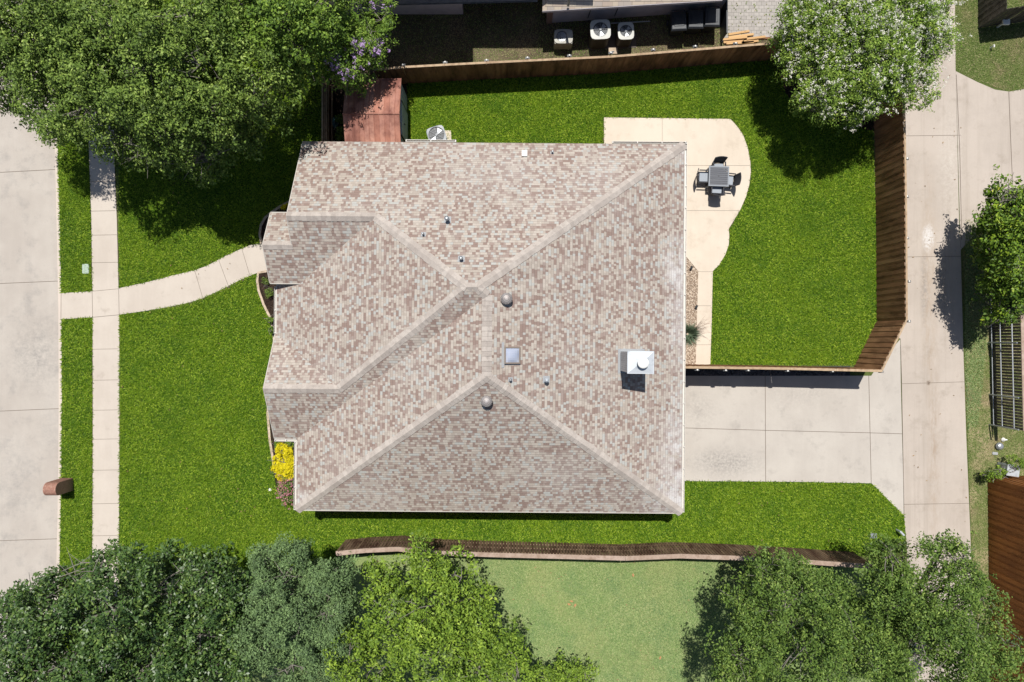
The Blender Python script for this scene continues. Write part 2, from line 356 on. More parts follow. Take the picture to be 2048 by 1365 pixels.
def blades(name, polys, excl, dens, mat, ln=(.07, .15), wd=.021, z=0.006, up=.8, label=None):
    out = []
    for poly in polys:
        xs = [p[0] for p in poly]; ys = [p[1] for p in poly]
        A = (max(xs)-min(xs))*(max(ys)-min(ys)); n = int(A*dens)
        x = RNG.uniform(min(xs), max(xs), n); y = RNG.uniform(min(ys), max(ys), n)
        k = inpoly(x, y, poly)
        for e in excl: k &= ~inpoly(x, y, e)
        out.append(np.stack([x[k], y[k]], 1))
    p = np.concatenate(out); n = len(p)
    t = RNG.uniform(0, 2*math.pi, n); L = RNG.uniform(ln[0], ln[1], n); d = np.stack([np.cos(t), np.sin(t)], 1)
    q = np.stack([-d[:, 1], d[:, 0]], 1)*wd; e = RNG.uniform(.25, up, n)
    V = np.zeros((n, 3, 3)); V[:, 0, :2] = p-q; V[:, 1, :2] = p+q; V[:, 0, 2] = z; V[:, 1, 2] = z
    V[:, 2, :2] = p+d*(L*np.sqrt(1-e*e))[:, None]; V[:, 2, 2] = z+L*e
    return rawmesh(name, V.reshape(-1, 3), 3, RNG.random(n)**1.3, mat)
def stones(name, poly, n, mat, size=(.02, .045), z=.01, excl=()):
    xs = [p[0] for p in poly]; ys = [p[1] for p in poly]; mb = MB(); c = 0
    while c < n:
        x = random.uniform(min(xs), max(xs)); y = random.uniform(min(ys), max(ys))
        if not inpoly(np.array([x]), np.array([y]), poly)[0]: continue
        r = random.uniform(*size); a = random.random()*6; k = 5
        mb.lathe(x, y, [(r*.8, z-.01), (r, z+r*.3), (r*.55, z+r*.75)], k); c += 1
    return mb.build(name, mat)
def sheet(name, poly, z, mat, kind='structure', parent=None):
    mb = MB(); A = sum(poly[i][0]*poly[(i+1)%len(poly)][1]-poly[(i+1)%len(poly)][0]*poly[i][1] for i in range(len(poly)))
    if A < 0: poly = poly[::-1]
    mb.poly([(x, y, z) for x, y in poly]); o = mb.build(name, mat, parent); tag(o, kind=kind) if parent is None else None
    return o
def slab(name, poly, z0, z1, mat):
    mb = MB(); mb.prism(poly, z0, z1); return tag(mb.build(name, mat), kind='structure')
def joints(parent, lines, z, wd=.03):
    mb = MB()
    for l in lines: mb.strip(PL(l), wd, z-.002, z+.004, .5)
    return mb.build('joint', JOINT, parent)

# ------------------------------------------------------------------ ground and paving
g = MB()
xe = P(118, 0)[0]
g.poly([(xe, -300, 0), (300, -300, 0), (300, 300, 0), (xe, 300, 0)])
tag(g.build('ground', GROUND), kind='structure')
street_edge = [(112, -200), (113, 240), (116, 300), (120, 460), (123, 620), (124, 800), (123, 930), (121, 1060), (119, 1130), (117, 1600)]
g = MB(); g.poly([(-300, -300, -.10), (P(124, 0)[0]+.3, -300, -.10), (P(124, 0)[0]+.3, 300, -.10), (-300, 300, -.10)])
st = tag(g.build('street', STREET), kind='structure')
g = MB(); g.strip([(x-.07, y) for x, y in PL(street_edge)], .15, -.2, .012, .5, 3)
tag(g.build('kerb', KERB), kind='structure')
g = MB(); g.strip([(x-.16, y) for x, y in PL(street_edge)], .035, -.12, -.092, .5, 3)
g.build('joint', M('gutter_dirt', (.21, .165, .125), .95), st)
joints(st, [[(-400, 354), (0, 344), (115, 338)], [(-400, 580), (0, 567), (118, 562)], [(-400, 836), (0, 823), (117, 818)], [(-400, 1094), (0, 1083), (116, 1079)], [(-400, 1340), (116, 1335)], [(-400, 110), (110, 100)]], -.097, .024)
sidewalk = [(170, -200), (178, 300), (183, 430), (185, 560), (186, 760), (186, 930), (185, 1100), (184, 1600), (238, 1600), (238, 1100), (239, 930), (239, 640), (237, 560), (234, 440), (228, 300), (222, -200)]
walk = [(122, 587), (185, 583), (238, 577), (290, 566), (340, 553), (365, 547), (390, 541), (412, 533), (430, 524), (450, 513), (470, 504), (500, 491), (525, 487), (575, 482), (575, 545), (525, 543), (505, 550), (480, 561), (455, 574), (430, 586), (405, 597), (385, 604), (350, 612), (300, 621), (238, 630), (185, 635), (122, 639)]
sw = slab('sidewalk', PL(sidewalk), -.05, .020, WALK)
fw = slab('front_walk', PL(walk), -.05, .026, WALK)
yj = [60, 120, 180, 240, 300, 364, 423, 471, 526, 578, 633, 699, 761, 821, 879, 941, 1008, 1072, 1135, 1200]
joints(sw, [[(sxl, y), (sxr, y-1)] for y in yj for sxl, sxr in [((175 if y < 300 else 180 if y < 430 else 184), (227 if y < 300 else 231 if y < 430 else 238))] if y not in (578, 633)], .022, .016)
joints(fw, [[(123, 586), (122.5, 639)], [(185, 583), (186, 635)], [(238, 578), (239, 630)], [(185, 583), (238, 578)], [(186, 635), (239, 630)], [(390, 542), (406, 596)], [(438, 521), (457, 572)], [(484, 498), (500, 551)]], .028, .016)
patio = [(1208, 236), (1460, 239), (1474, 254), (1486, 272), (1495, 297), (1500, 325), (1501, 345), (1498, 370), (1491, 395), (1480, 420), (1467, 442), (1457, 458), (1458, 472), (1457, 490), (1450, 510), (1438, 530), (1425, 543), (1423, 640), (1420, 731), (1391, 731), (1396, 543), (1372, 514), (1340, 512), (1330, 330), (1208, 330)]
pt = slab('patio', PL(patio), -.05, .045, PATIO)
joints(pt, [[(1324, 238), (1324, 330)], [(1340, 332), (1500, 332)], [(1340, 422), (1478, 422)], [(1396, 544), (1426, 544)], [(1394, 612), (1422, 612)], [(1392, 690), (1421, 690)]], .047, .012)
drive = [(1330, 752), (1680, 752), (1742, 752), (1757, 730), (1800, 679), (1801, 760), (1806, 960), (1807, 1031), (1743, 967), (1600, 964), (1330, 962)]
dv = slab('driveway', PL(drive), -.05, .020, DRIVE)
joints(dv, [[(1330, 855), (1530, 861), (1740, 866), (1804, 868)], [(1530, 752), (1531, 964)], [(1737, 752), (1742, 966)]], .022, .024)
alley = [(1757, -300), (1759, 660), (1801, 678), (1803, 760), (1808, 1031), (1814, 1100), (1824, 1700), (1962, 1700), (1940, 1060), (1932, 870), (1926, 690), (1921, 500), (1918, 450), (1911, 140), (1906, -300)]
al = slab('alley_road', PL(alley), -.05, .012, ALLEY)
spur = [(1911, 143), (1925, 150), (1955, 165), (1990, 180), (2018, 184), (2048, 179), (2400, 150), (2400, 400), (2060, 400), (1975, 440), (1921, 500)]
sp = slab('side_driveway', PL(spur), -.05, .016, ALLEY)
joints(al, [[(1760, 273), (1922, 271)], [(1760, 515), (1923, 513)], [(1801, 768), (1928, 764)], [(1808, 1009), (1939, 1007)], [(1801, 690), (1803, 760), (1808, 1030)], [(1800, 20), (1908, 18)]], .014, .018)
joints(sp, [[(1912, 150), (1919, 300), (1923, 480)], [(2017, 184), (2020, 260), (2026, 400)]], .018, .028)
lawn_backyard = [(815, 160), (1000, 156), (1300, 138), (1530, 112), (1560, 150), (1570, 190), (1610, 225), (1680, 250), (1745, 262), (1750, 400), (1755, 640), (1714, 730), (1420, 730), (1423, 640), (1425, 543), (1440, 530), (1457, 460), (1500, 345), (1460, 239), (1208, 236), (1208, 330), (1100, 330), (815, 330)]
lawn_front = [(238, -200), (239, 560), (238, 640), (239, 930), (238, 1140), (660, 1140), (690, 1085), (800, 1086), (1000, 1087), (1250, 1092), (1500, 1096), (1740, 1112), (1810, 1080), (1808, 1031), (1743, 967), (1600, 964), (1330, 962), (1330, 1000), (610, 1000), (590, 830), (575, 800), (600, 300), (640, 290), (660, 200), (640, -200)]
parkway = [(112, -200), (116, 300), (123, 620), (124, 800), (121, 1060), (117, 1600), (184, 1600), (186, 760), (185, 560), (178, 300), (170, -200)]
bed_n = [(578, 405), (548, 422), (528, 438), (520, 462), (523, 490), (560, 492), (640, 480), (640, 400)]
bed_s = [(516, 543), (516, 580), (528, 612), (544, 645), (549, 675), (545, 720), (538, 770), (536, 830), (541, 885), (545, 930), (556, 990), (600, 1010), (660, 1000), (660, 540)]
footprint = [P(a, b) for a, b in ((640, 320), (1330, 320), (1330, 985), (640, 985))]
for nm, pl in (('lawn', lawn_backyard), ('front_lawn', lawn_front), ('parkway_lawn', parkway)):
    sheet(nm, PL(pl), .004, LAWNB)
sheet('flower_bed', PL(bed_n), .009, MULCH); sheet('planting_bed', PL(bed_s), .009, MULCH)
ex = [PL(walk), PL(sidewalk), PL(bed_n), PL(bed_s), PL(patio), PL(drive), footprint]
o = blades('grass', [PL(lawn_backyard)], ex, 1100, GRASS); tag(o, 'thick vivid green mown grass of the fenced back yard', 'grass', kind='stuff')
o = blades('grass', [PL(lawn_front)], ex, 1000, GRASS); tag(o, 'thick vivid green mown grass of the front and side lawn', 'grass', kind='stuff')
o = blades('grass', [PL(parkway)], ex, 1100, GRASS); tag(o, 'narrow strip of vivid green grass between street kerb and sidewalk', 'grass', kind='stuff')
pale = [(640, 1112), (800, 1110), (1000, 1112), (1360, 1120), (1500, 1120), (1760, 1136), (1760, 1800), (240, 1800), (240, 1140), (640, 1140)]
sheet('neighbour_lawn', PL(pale), .004, PALEB)
o = blades('grass', [PL([(900, 1112), (1500, 1120), (1560, 1400), (760, 1400)])], [], 1000, PGRASS, (.05, .10), .016); tag(o, 'pale dry green lawn south of the wooden fence', 'grass', kind='stuff')
verge = [(1932, 690), (1936, 870), (1942, 1060), (1950, 1250), (2200, 1250), (2200, 690), (2200, 400), (2060, 400), (1975, 440), (1925, 490)]
ne = [(1908, -200), (1911, 140), (1955, 163), (2018, 184), (2048, 179), (2400, 150), (2400, -200)]
sheet('verge', PL(verge), .004, M('verge_base', (.15, .16, .06), .95, .1, [(1, (.33, .27, .16), .45, .6), (9, (.08, .11, .03), .5, .7)], (20, .6, .03)))
o = blades('grass', [PL([(1930, 440), (1934, 870), (1942, 1060), (1950, 1250), (2080, 1250), (2080, 420)])], [], 900, DGRASS, (.04, .09), .014); tag(o, 'patchy dry grass verge along the right side of the alley', 'grass', kind='stuff')
o = blades('grass', [PL([(1909, -20), (1911, 140), (1955, 163), (2018, 184), (2060, 179), (2060, -20)])], [], 700, DGRASS, (.04, .09), .014); tag(o, 'patchy dry grass corner above the side driveway', 'grass', kind='stuff')
nyard = [(700, -400), (1440, -400), (1440, 85), (1545, 80), (1560, 118), (1300, 140), (1000, 158), (780, 168), (700, 160)]
sheet('neighbour_yard', PL(nyard), .005, SOIL)
o = blades('grass', [PL([(760, 0), (1440, 0), (1440, 85), (1545, 80), (1545, 110), (1300, 136), (1000, 156), (780, 166)])], [], 500, DGRASS, (.04, .08), .014); tag(o, 'sparse patchy grass on the dark soil behind the back fence', 'grass', kind='stuff')
sheet('paver_patio', PL([(1440, -200), (1600, -200), (1600, 72), (1443, 85)]), .012, PAVER)
sheet('soil_bed', PL([(1525, 118), (1545, 160), (1560, 195), (1600, 228), (1680, 252), (1748, 264), (1752, 60), (1540, 80)]), .010, MULCH)
sheet('soil_patch', PL([(645, 160), (815, 160), (818, 330), (645, 330)]), .010, MULCH)
sheet('tree_bed', PL([(290, 230), (300, 330), (330, 372), (400, 375), (450, 350), (520, 300), (600, 260), (650, 200), (640, 60), (420, 60)]), .010, MULCH)
sheet('mulch_strip', PL([(640, 990), (1345, 990), (1345, 1033), (640, 1030)]), .010, M('dark_mulch', (.07, .03, .022), .95, .1, [(9, (.12, .055, .035), .5, .7)], (30, 1, .05)))
gravel = PL([(1340, 514), (1372, 514), (1396, 543), (1391, 731), (1340, 731)])
sheet('gravel_bed', gravel, .009, M('gravel_base', (.30, .23, .17), .95, .1, [(20, (.12, .08, .06), .45, .65)]))
o = stones('gravel', PL([(1362, 514), (1372, 514), (1396, 543), (1391, 731), (1362, 731)]), 1500, PEB, (.018, .042), .012); tag(o, 'tan and brown river pebbles beside the patio walkway', 'gravel', kind='stuff')
sheet('rock_bed', PL([(1340, 733), (1700, 733), (1700, 752), (1340, 752)]), .009, M('rock_base', (.05, .05, .055), .95, .1))
o = stones('gravel', PL([(1400, 734), (1690, 736), (1690, 751), (1400, 751)]), 1300, BROCK, (.02, .05), .012); tag(o, 'dark grey rocks in the strip between fence and driveway', 'gravel', kind='stuff')
def litter(name, poly, n, label):
    x0, y0 = min(p[0] for p in poly), min(p[1] for p in poly); x1, y1 = max(p[0] for p in poly), max(p[1] for p in poly)
    x = RNG.uniform(x0, x1, n); y = RNG.uniform(y0, y1, n); k = inpoly(x, y, poly); x = x[k]; y = y[k]; n = len(x)
    t = RNG.uniform(0, 6.28, n); L = RNG.uniform(.02, .055, n); V = np.zeros((n, 4, 3))
    for i, (a, r) in enumerate(((0, 1), (1.5, .5), (3.14, 1), (4.7, .45))):
        V[:, i, 0] = x+np.cos(t+a)*L*r; V[:, i, 1] = y+np.sin(t+a)*L*r; V[:, i, 2] = .06+.02*RNG.random(n) if 'lawn' in label else .03+.015*RNG.random(n)
    tag(rawmesh(name, V.reshape(-1, 4, 3).reshape(-1, 3), 4, RNG.random(n), LITTER), label, 'leaf litter', kind='stuff')
LITTER = M('dead_leaves', (.34, .22, .11), .9, .1, rnd=(.16, .11, .06))
litter('leaf_litter', PL(pale), 700, 'scattered dry leaf litter on the pale lawn')
litter('leaf_litter', PL(lawn_front), 500, 'sparse dry leaf litter on the front lawn')
litter('leaf_litter', PL([(1757, 120), (1925, 120), (1945, 1250), (1810, 1250), (1806, 960), (1760, 640)]), 70, 'sparse dry leaf litter on the alley')
o = blades('grass', [PL([(1930, 470), (1929, 700), (1934, 860), (1955, 850), (1972, 700), (1985, 440)])], [], 700, PGRASS, (.06, .12), .02); tag(o, 'greener grass on the verge beside the alley under the right tree', 'grass', kind='stuff')
# bed edging
def edging(pts, label):
    a = PL(pts); root = MB()
    root.strip(a, .11, -.02, .05, None, .28)
    return tag(root.build('bed_edging', STONE), label, 'edging')
edging([(580, 403), (562, 413), (545, 424), (530, 437), (522, 452), (520, 468), (523, 488)], 'curved tan stone edging of the bed above the front walk')
edging([(534, 543), (517, 546), (515, 562), (518, 582), (528, 610), (539, 632), (546, 655), (549, 680), (546, 720), (539, 770), (536, 830), (540, 880), (545, 910), (549, 940)], 'curved tan stone edging of the bed below the front walk')
# worn edges where lawn meets paving
g = MB()
for l in ([(184.5, 100), (184, 430), (185, 560), (185.5, 580)], [(185.5, 636), (185.5, 930), (185, 1100)], [(239, 560), (233, 430), (228, 300)], [(239.5, 640), (239.5, 930), (238.5, 1090)], [(1207, 236), (1207, 330)], [(1207, 235.5), (1460, 238.5), (1475, 254), (1487, 272), (1496, 297), (1501, 325), (1502, 345), (1499, 370), (1492, 395), (1481, 420), (1458, 458)], [(1743.5, 966), (1808, 1031)], [(300, 552+12), (300, 564)]):
    a = PL(l); q = []
    for p0_, p1_ in zip(a, a[1:]):
        n_ = max(1, int(math.dist(p0_, p1_)/.5)); q += [(p0_[0]+(p1_[0]-p0_[0])*k/n_, p0_[1]+(p1_[1]-p0_[1])*k/n_) for k in range(n_)]
    q.append(a[-1])
    for p0_, p1_ in zip(q, q[1:]): g.strip([p0_, p1_], random.uniform(.02, .075), 0, random.uniform(.016, .02), .5)
tag(g.build('soil_strip', SOIL), kind='structure')
g = MB(); g.strip(PL([(300, 623), (350, 614), (388, 606), (432, 588), (470, 569), (505, 552)]), .05, 0, .016, .5, .3)
tag(g.build('soil_strip', SOIL), kind='structure')

# ------------------------------------------------------------------ the house
TH = -0.00785
house = thing('brick_house', 'large house with multicoloured hipped shingle roof filling the centre', 'house', (0, 0, 0), TH)
ZE = 2.8
nN = lambda x, y: ZE+.577*(8.62-y)
nE = lambda x, y: ZE+.4335*(7.44-x)
nS = lambda x, y: ZE+.600*(y+7.43)
nW2 = lambda x, y: ZE+.435*(x+9.33)
nW1 = lambda x, y: ZE+.447*(x+10.25)
nS2 = lambda x, y: ZE+.602*(y+4.33)
nG = lambda x, y: nS2(0, -2.05)-.602*(y+2.05)              # north slope of the south-west gable
RZ = nN(0, 4.99); nS3 = lambda x, y: RZ-.60*(4.99-y)        # south slope of the north-west gable
def isx(f, z): return (z-ZE)/f
P1a = (-10.25+(6.6-ZE)/.447, 8.62-(6.6-ZE)/.577); 
P1z = nN(*P1a); P1b = (7.44-(P1z-ZE)/.4335, P1a[1])
RX = -.96; rz_ = nE(RX, 0)                                  # north-south ridge
rz_ = min(rz_, P1z-.06)
P2 = (RX, -7.43+(rz_-ZE)/.600)
nE2 = lambda x, y: ZE+(rz_-ZE)/(7.44-RX)*(7.44-x)
nW2 = lambda x, y: ZE+(rz_-ZE)/(RX+9.33)*(x+9.33)
V1 = (RX, -4.33+(rz_-ZE)/.602)                              # valley top on ridge
nE = nE2; P1b = (7.44-(P1z-ZE)/((rz_-ZE)/(7.44-RX)), P1a[1])
NWx = -9.16; PX = -10.36; PY = 3.90; PSy = 2.39; PNy = 2*3.90-2.39
RNx = -10.25+(RZ-ZE)/.447
GZ = nS2(0, -2.05); GX = -10.25+(GZ-ZE)/.447; GW = -10.30
GNy = -2.05+(GZ-ZE)/.602
VBx = -10.25+(nS3(0, PSy)-ZE)/.447
PZ = nS3(0, PY)
planes = []
def pl(pts, f, ax): planes.append(([(x, y, f(x, y)) for x, y in pts], ax))
pl([(NWx, 8.62), (NWx, 4.99), (RNx, 4.99), P1a, P1b, (7.44, 8.62)], nN, 'N')
pl([(7.44, 8.62), P1b, V1, P2, (7.44, -7.43)], nE, 'E')
pl([(7.44, -7.43), P2, (-9.33, -7.43)], nS, 'S')
pl([(-9.33, -7.43), P2, V1, (-9.33, -4.33)], nW2, 'W')
pl([(GW, -4.33), (-9.33, -4.33), V1, (P1b[0], P1b[1]), P1a, (GX, -2.05), (GW, -2.05)], nS2, 'S')
pl([(GW, -2.05), (GX, -2.05), (-10.25, GNy), (GW, GNy)], nG, 'N')
pl([(-10.25, GNy), (GX, -2.05), P1a, (RNx, 4.99), (VBx, PSy), (-10.25, PSy)], nW1, 'W')
pl([(PX, PSy), (VBx, PSy), (RNx, 4.99), (NWx, 4.99), (NWx, PY), (PX, PY)], nS3, 'S')
pl([(PX, PY), (NWx+.3, PY), (NWx+.3, PNy), (PX, PNy)], lambda x, y: PZ-.60*(y-PY), 'N')
# one roof mesh: top sheets with UVs in metres, plus depth below them
rb = MB()
for pts, ax in planes:
    Q = [Vector(p) for p in pts]
    n = (Q[1]-Q[0]).cross(Q[2]-Q[0])
    n = Vector((0, 0, 0))
    for i in range(len(Q)): n += Q[i].cross(Q[(i+1) % len(Q)])
    if n.z < 0: Q.reverse(); n = -n
    n.normalize()
    e = Vector((1, 0, 0)) if ax in 'NS' else Vector((0, 1, 0)); up = n.cross(e); up = up if up.z > 0 else -up
    uvs = [(q.dot(e)+3.3*len(planes), q.dot(up)) for q in Q]
    rb.poly(Q, .5, uvs)
    D = [q-Vector((0, 0, .16)) for q in Q]; rb.poly(D[::-1], .5)
roof = rb.build('roof', ROOF, house, local=True)
# fascia boards round the open edges
fb = MB()
def edge(a, b, t=.03, top=-.004, h=.2):
    a = Vector(a); b = Vector(b); d = (b-a); d.z = 0; d.normalize(); o = Vector((d.y, -d.x, 0))*t
    z = Vector((0, 0, 1))
    fb.hexa([a-z*h, b-z*h, b+o-z*h, a+o-z*h, a+z*top, b+z*top, b+o+z*top, a+o+z*top], .5)
E = lambda f, x, y: (x, y, f(x, y))
edge(E(nN, 7.44, 8.62), E(nN, NWx, 8.62), -.03); edge(E(nE, 7.44, -7.43), E(nE, 7.44, 8.62))
edge(E(nS, -9.33, -7.43), E(nS, 7.44, -7.43)); edge(E(nW2, -9.33, -4.33), E(nW2, -9.33, -7.43))
edge(E(nS2, GW, -4.33), E(nS2, -9.33, -4.33)); edge(E(nS2, GW, -2.05), E(nS2, GW, -4.33)); edge(E(nG, GW, GNy), E(nG, GW, -2.05))
edge(E(nW1, -10.25, PSy), E(nW1, -10.25, GNy)); edge(E(nN, NWx, 8.62), E(nN, NWx, 4.99)); edge(E(nS3, NWx, 4.99), E(nS3, NWx, PY))
edge(E(nS3, PX, PY), E(nS3, PX, PSy)); edge((PX, PNy, PZ-.6*(PNy-PY)), (PX, PY, PZ)); edge(E(nS3, PX, PSy), E(nS3, VBx, PSy))
edge((NWx, PNy, PZ-.6*(PNy-PY)), (PX, PNy, PZ-.6*(PNy-PY)))
fb.build('fascia', SOFFIT, roof, local=True)
# gutters (open troughs)
def gutter(a, b, side):
    g = MB(); a = Vector(a); b = Vector(b); d = (b-a).normalized(); o = Vector(side)
    for t0, t1, h0, h1 in ((.032, .045, -.13, -.015), (.045, .105, -.13, -.118), (.105, .118, -.13, -.01)):
        g.hexa([a+o*t0+Vector((0,0,h0)), b+o*t0+Vector((0,0,h0)), b+o*t1+Vector((0,0,h0)), a+o*t1+Vector((0,0,h0)),
                a+o*t0+Vector((0,0,h1)), b+o*t0+Vector((0,0,h1)), b+o*t1+Vector((0,0,h1)), a+o*t1+Vector((0,0,h1))], .5)
    n = max(2, int((b-a).length/.9))
    for i in range(n+1):
        c = a.lerp(b, (i+.02)/(n+.04)); g.hexa([c+o*.03-d*.015+Vector((0,0,-.03)), c+o*.03+d*.015+Vector((0,0,-.03)), c+o*.12+d*.015+Vector((0,0,-.03)), c+o*.12-d*.015+Vector((0,0,-.03)),
                c+o*.03-d*.015+Vector((0,0,-.008)), c+o*.03+d*.015+Vector((0,0,-.008)), c+o*.12+d*.015+Vector((0,0,-.008)), c+o*.12-d*.015+Vector((0,0,-.008))], .5)
    return g.build('gutter', GUTTER, roof, local=True)
gutter((7.44, -7.4, ZE), (7.44, 8.74, ZE), (1, 0, 0)); gutter((4.3, 8.62, ZE), (7.56, 8.62, ZE), (0, 1, 0)); gutter((-4.7, 8.62, ZE), (-2.5, 8.62, ZE), (0, 1, 0))
gutter((-9.33, -7.43, ZE), (-9.33, -4.45, ZE), (-1, 0, 0)); gutter((-10.25, .25, ZE), (-10.25, PSy-.1, ZE), (-1, 0, 0)); gutter((GW, -4.33, ZE), (-9.33, -4.33, ZE), (0, -1, 0))
# ridge and hip caps
def caps(a, b, n1, n2, lift=.0):
    a = Vector(a); b = Vector(b); d = (b-a); L = d.length; d.normalize(); g = MB()
    s1 = n1.cross(d).normalized(); s1 = s1 if s1.z < 0 else -s1
    s2 = n2.cross(d).normalized(); s2 = s2 if s2.z < 0 else -s2
    n = max(1, int(L/.19)); nn = (n1+n2).normalized(); W = .20
    for i in range(n):
        p = a+d*(L*i/n); q = a+d*(L*(i+1)/n+.03); r = random.random()
        w = W+random.uniform(-.012, .012)
        u0 = nn*(.045+lift); u1 = nn*(.022+lift)
        for s, m in ((s1, n1), (s2, n2)):
            v = [p+u0, q+u1, q+s*w+m*.012, p+s*w+m*.030]
            nrm = (v[1]-v[0]).cross(v[2]-v[0])
            if nrm.z < 0: v.reverse()
            g.poly(v, r)
            vv = [p+u0, p+s*w+m*.030, p+s*w-m*.01, p-nn*.01]; g.poly(vv, r)
            e2 = [p+s*w+m*.030, q+s*w+m*.012, q+s*w-m*.01, p+s*w-m*.01]; g.poly(e2, r)
    return g.build('ridge_cap', RCAP, roof, local=True)
def nv(f): return Vector((f(0, 0)-f(1, 0), f(0, 0)-f(0, 1), 1)).normalized()
kN, kE, kS, kW2, kW1, kS2, kG, kS3 = map(nv, (nN, nE, nS, nW2, nW1, nS2, nG, nS3)); kPN = nv(lambda x, y: -.6*y)
V3 = lambda p, f: Vector((p[0], p[1], f(*p)))
caps((7.44, 8.62, ZE), V3(P1b, nN), kN, kE); caps(V3(P1b, nN), V3(P1a, nN), kN, kS2, .01); caps((RNx, 4.99, RZ), V3(P1a, nN), kN, kW1)
caps((NWx, 4.99, RZ), (RNx, 4.99, RZ), kN, kS3); caps((GX, -2.05, GZ), V3(P1a, nN), kW1, kS2); caps((GW, -2.05, GZ), (GX, -2.05, GZ), kG, kS2)
caps(V3(P2, nS), Vector((*V1, rz_)), kW2, kE); caps(Vector((*V1, rz_)), V3(P1b, nN), kS2, kE); caps((7.44, -7.43, ZE), V3(P2, nS), kS, kE); caps((-9.33, -7.43, ZE), V3(P2, nS), kS, kW2)
caps((PX, PY, PZ), (NWx+.02, PY, PZ), kPN, kS3, -.005)
# walls
wl = MB(); t = .2
foot = [(-8.86, 8.15), (6.98, 8.15), (6.98, -6.98), (-8.9, -6.98), (-8.9, -3.92), (-10.02, -3.92), (-10.02, .2), (-9.85, .2), (-9.85, 2.6), (-8.86, 2.6)]
for i in range(len(foot)):
    a = Vector((*foot[i], 0)); b = Vector((*foot[(i+1) % len(foot)], 0)); d = (b-a).normalized(); o = Vector((d.y, -d.x, 0))*-.2
    # o points inside for the clockwise footprint
    o = Vector((d.y, -d.x, 0))*.2
    q = [a, b, b+o-d*.2, a+o+d*.2]; z = Vector((0, 0, 2.62))
    wl.hexa([q[3], q[2], q[1], q[0], q[3]+z, q[2]+z, q[1]+z, q[0]+z], .5)
def gable(x, y0, y1, yr, z0, zr, th=.12):
    a = [(x, y0, z0), (x, y1, z0), (x, yr, zr)]; b = [(x+th, p[1], p[2]) for p in a]
    wl.poly(a[::-1]); wl.poly(b)
    for i in range(3): j = (i+1) % 3; wl.poly([a[i], a[j], b[j], b[i]])
gable(-10.02, -3.9, -.2, -2.05, 2.62, GZ-.3); gable(-8.86, 2.7, 8.1, 4.99, 2.62, RZ-.25); gable(-10.1, 2.55, 5.25, 3.9, 3.15, PZ-.2)
wl.build('wall', BRICK, house, local=True)
sf = MB(); sf.box(-.95, .59, 2.60, 16.7, 15.9, .03); sf.build('soffit', SOFFIT, house, local=True)
pc = MB()
for y in (2.7, 5.1): pc.box(-10.0, y, 1.56, .3, .3, 3.12)
pc.box(-10.0, 3.9, 3.1, .26, 2.7, .16); pc.build('porch_column', BRICK, house, local=True)
def win(x, y, zc, sx, sz, nx, ny):
    f = MB(); d = .05
    if nx: f.box(x+nx*.02, y, zc, .05, sx+.12, sz+.12)
    else: f.box(x, y+ny*.02, zc, sx+.12, .05, sz+.12)
    w_ = f.build('window', WHITE, house, local=True); g = MB()
    if nx:
        for k in (-1, 1): g.box(x+nx*.05, y+k*sx*.252, zc, .02, sx*.47, sz)
    else:
        for k in (-1, 1): g.box(x+k*sx*.252, y+ny*.05, zc, sx*.47, .02, sz)
    g.build('pane', GLASS, w_, local=True)
win(5.4, -6.98, 1.5, 1.5, 1.2, 0, -1); win(-4, -6.98, 1.5, 1.2, 1.3, 0, -1); win(-6, 8.15, 1.6, 1.0, 1.1, 0, 1); win(1, 8.15, 1.6, 1.6, 1.2, 0, 1)
win(6.98, 1.8, 1.5, 1.6, 1.3, 1, 0); win(-10.02, -2.05, 1.5, 2.0, 1.5, -1, 0); win(-8.9, -5.4, 1.5, 1.4, 1.4, -1, 0); win(-8.86, 6.8, 1.5, 1.4, 1.4, -1, 0)
gd = MB(); gd.box(7.0, -4.2, 1.1, .06, 4.9, 2.2)
for i in range(4): gd.box(7.04, -4.2, .3+i*.54, .03, 4.8, .48)
gd.build('garage_door', WHITE, house, local=True)
fd = MB(); fd.box(-8.9, 3.9, 1.05, .06, .95, 2.1); fd.box(-8.94, 3.9, 1.05, .03, .6, 1.6)
dd = fd.build('door', M('door_wood', (.13, .06, .03), .5), house, local=True)
kn = MB(); kn.lathe(-8.98, 4.25, [(.03, 1.0), (.035, 1.03), (.02, 1.06)], 8); kn.build('handle', METG, dd, local=True)
pd = MB(); pd.box(7.0, 5.5, 1.05, .06, 1.7, 2.1); pdo = pd.build('door', WHITE, house, local=True)
pg = MB(); pg.box(7.035, 5.1, 1.1, .02, .65, 1.8); pg.box(7.035, 5.9, 1.1, .02, .65, 1.8); pg.build('pane', GLASS, pdo, local=True)

def HL(px, py, z):                         # photo point to house-local coordinates
    x, y = P(px, py, z); return (x*math.cos(TH)+y*math.sin(TH), -x*math.sin(TH)+y*math.cos(TH))
def onroof(px, py, f, up=0):
    z = 4.5
    for _ in range(12): x, y = HL(px, py, z+up); z = f(x, y)
    return x, y, z
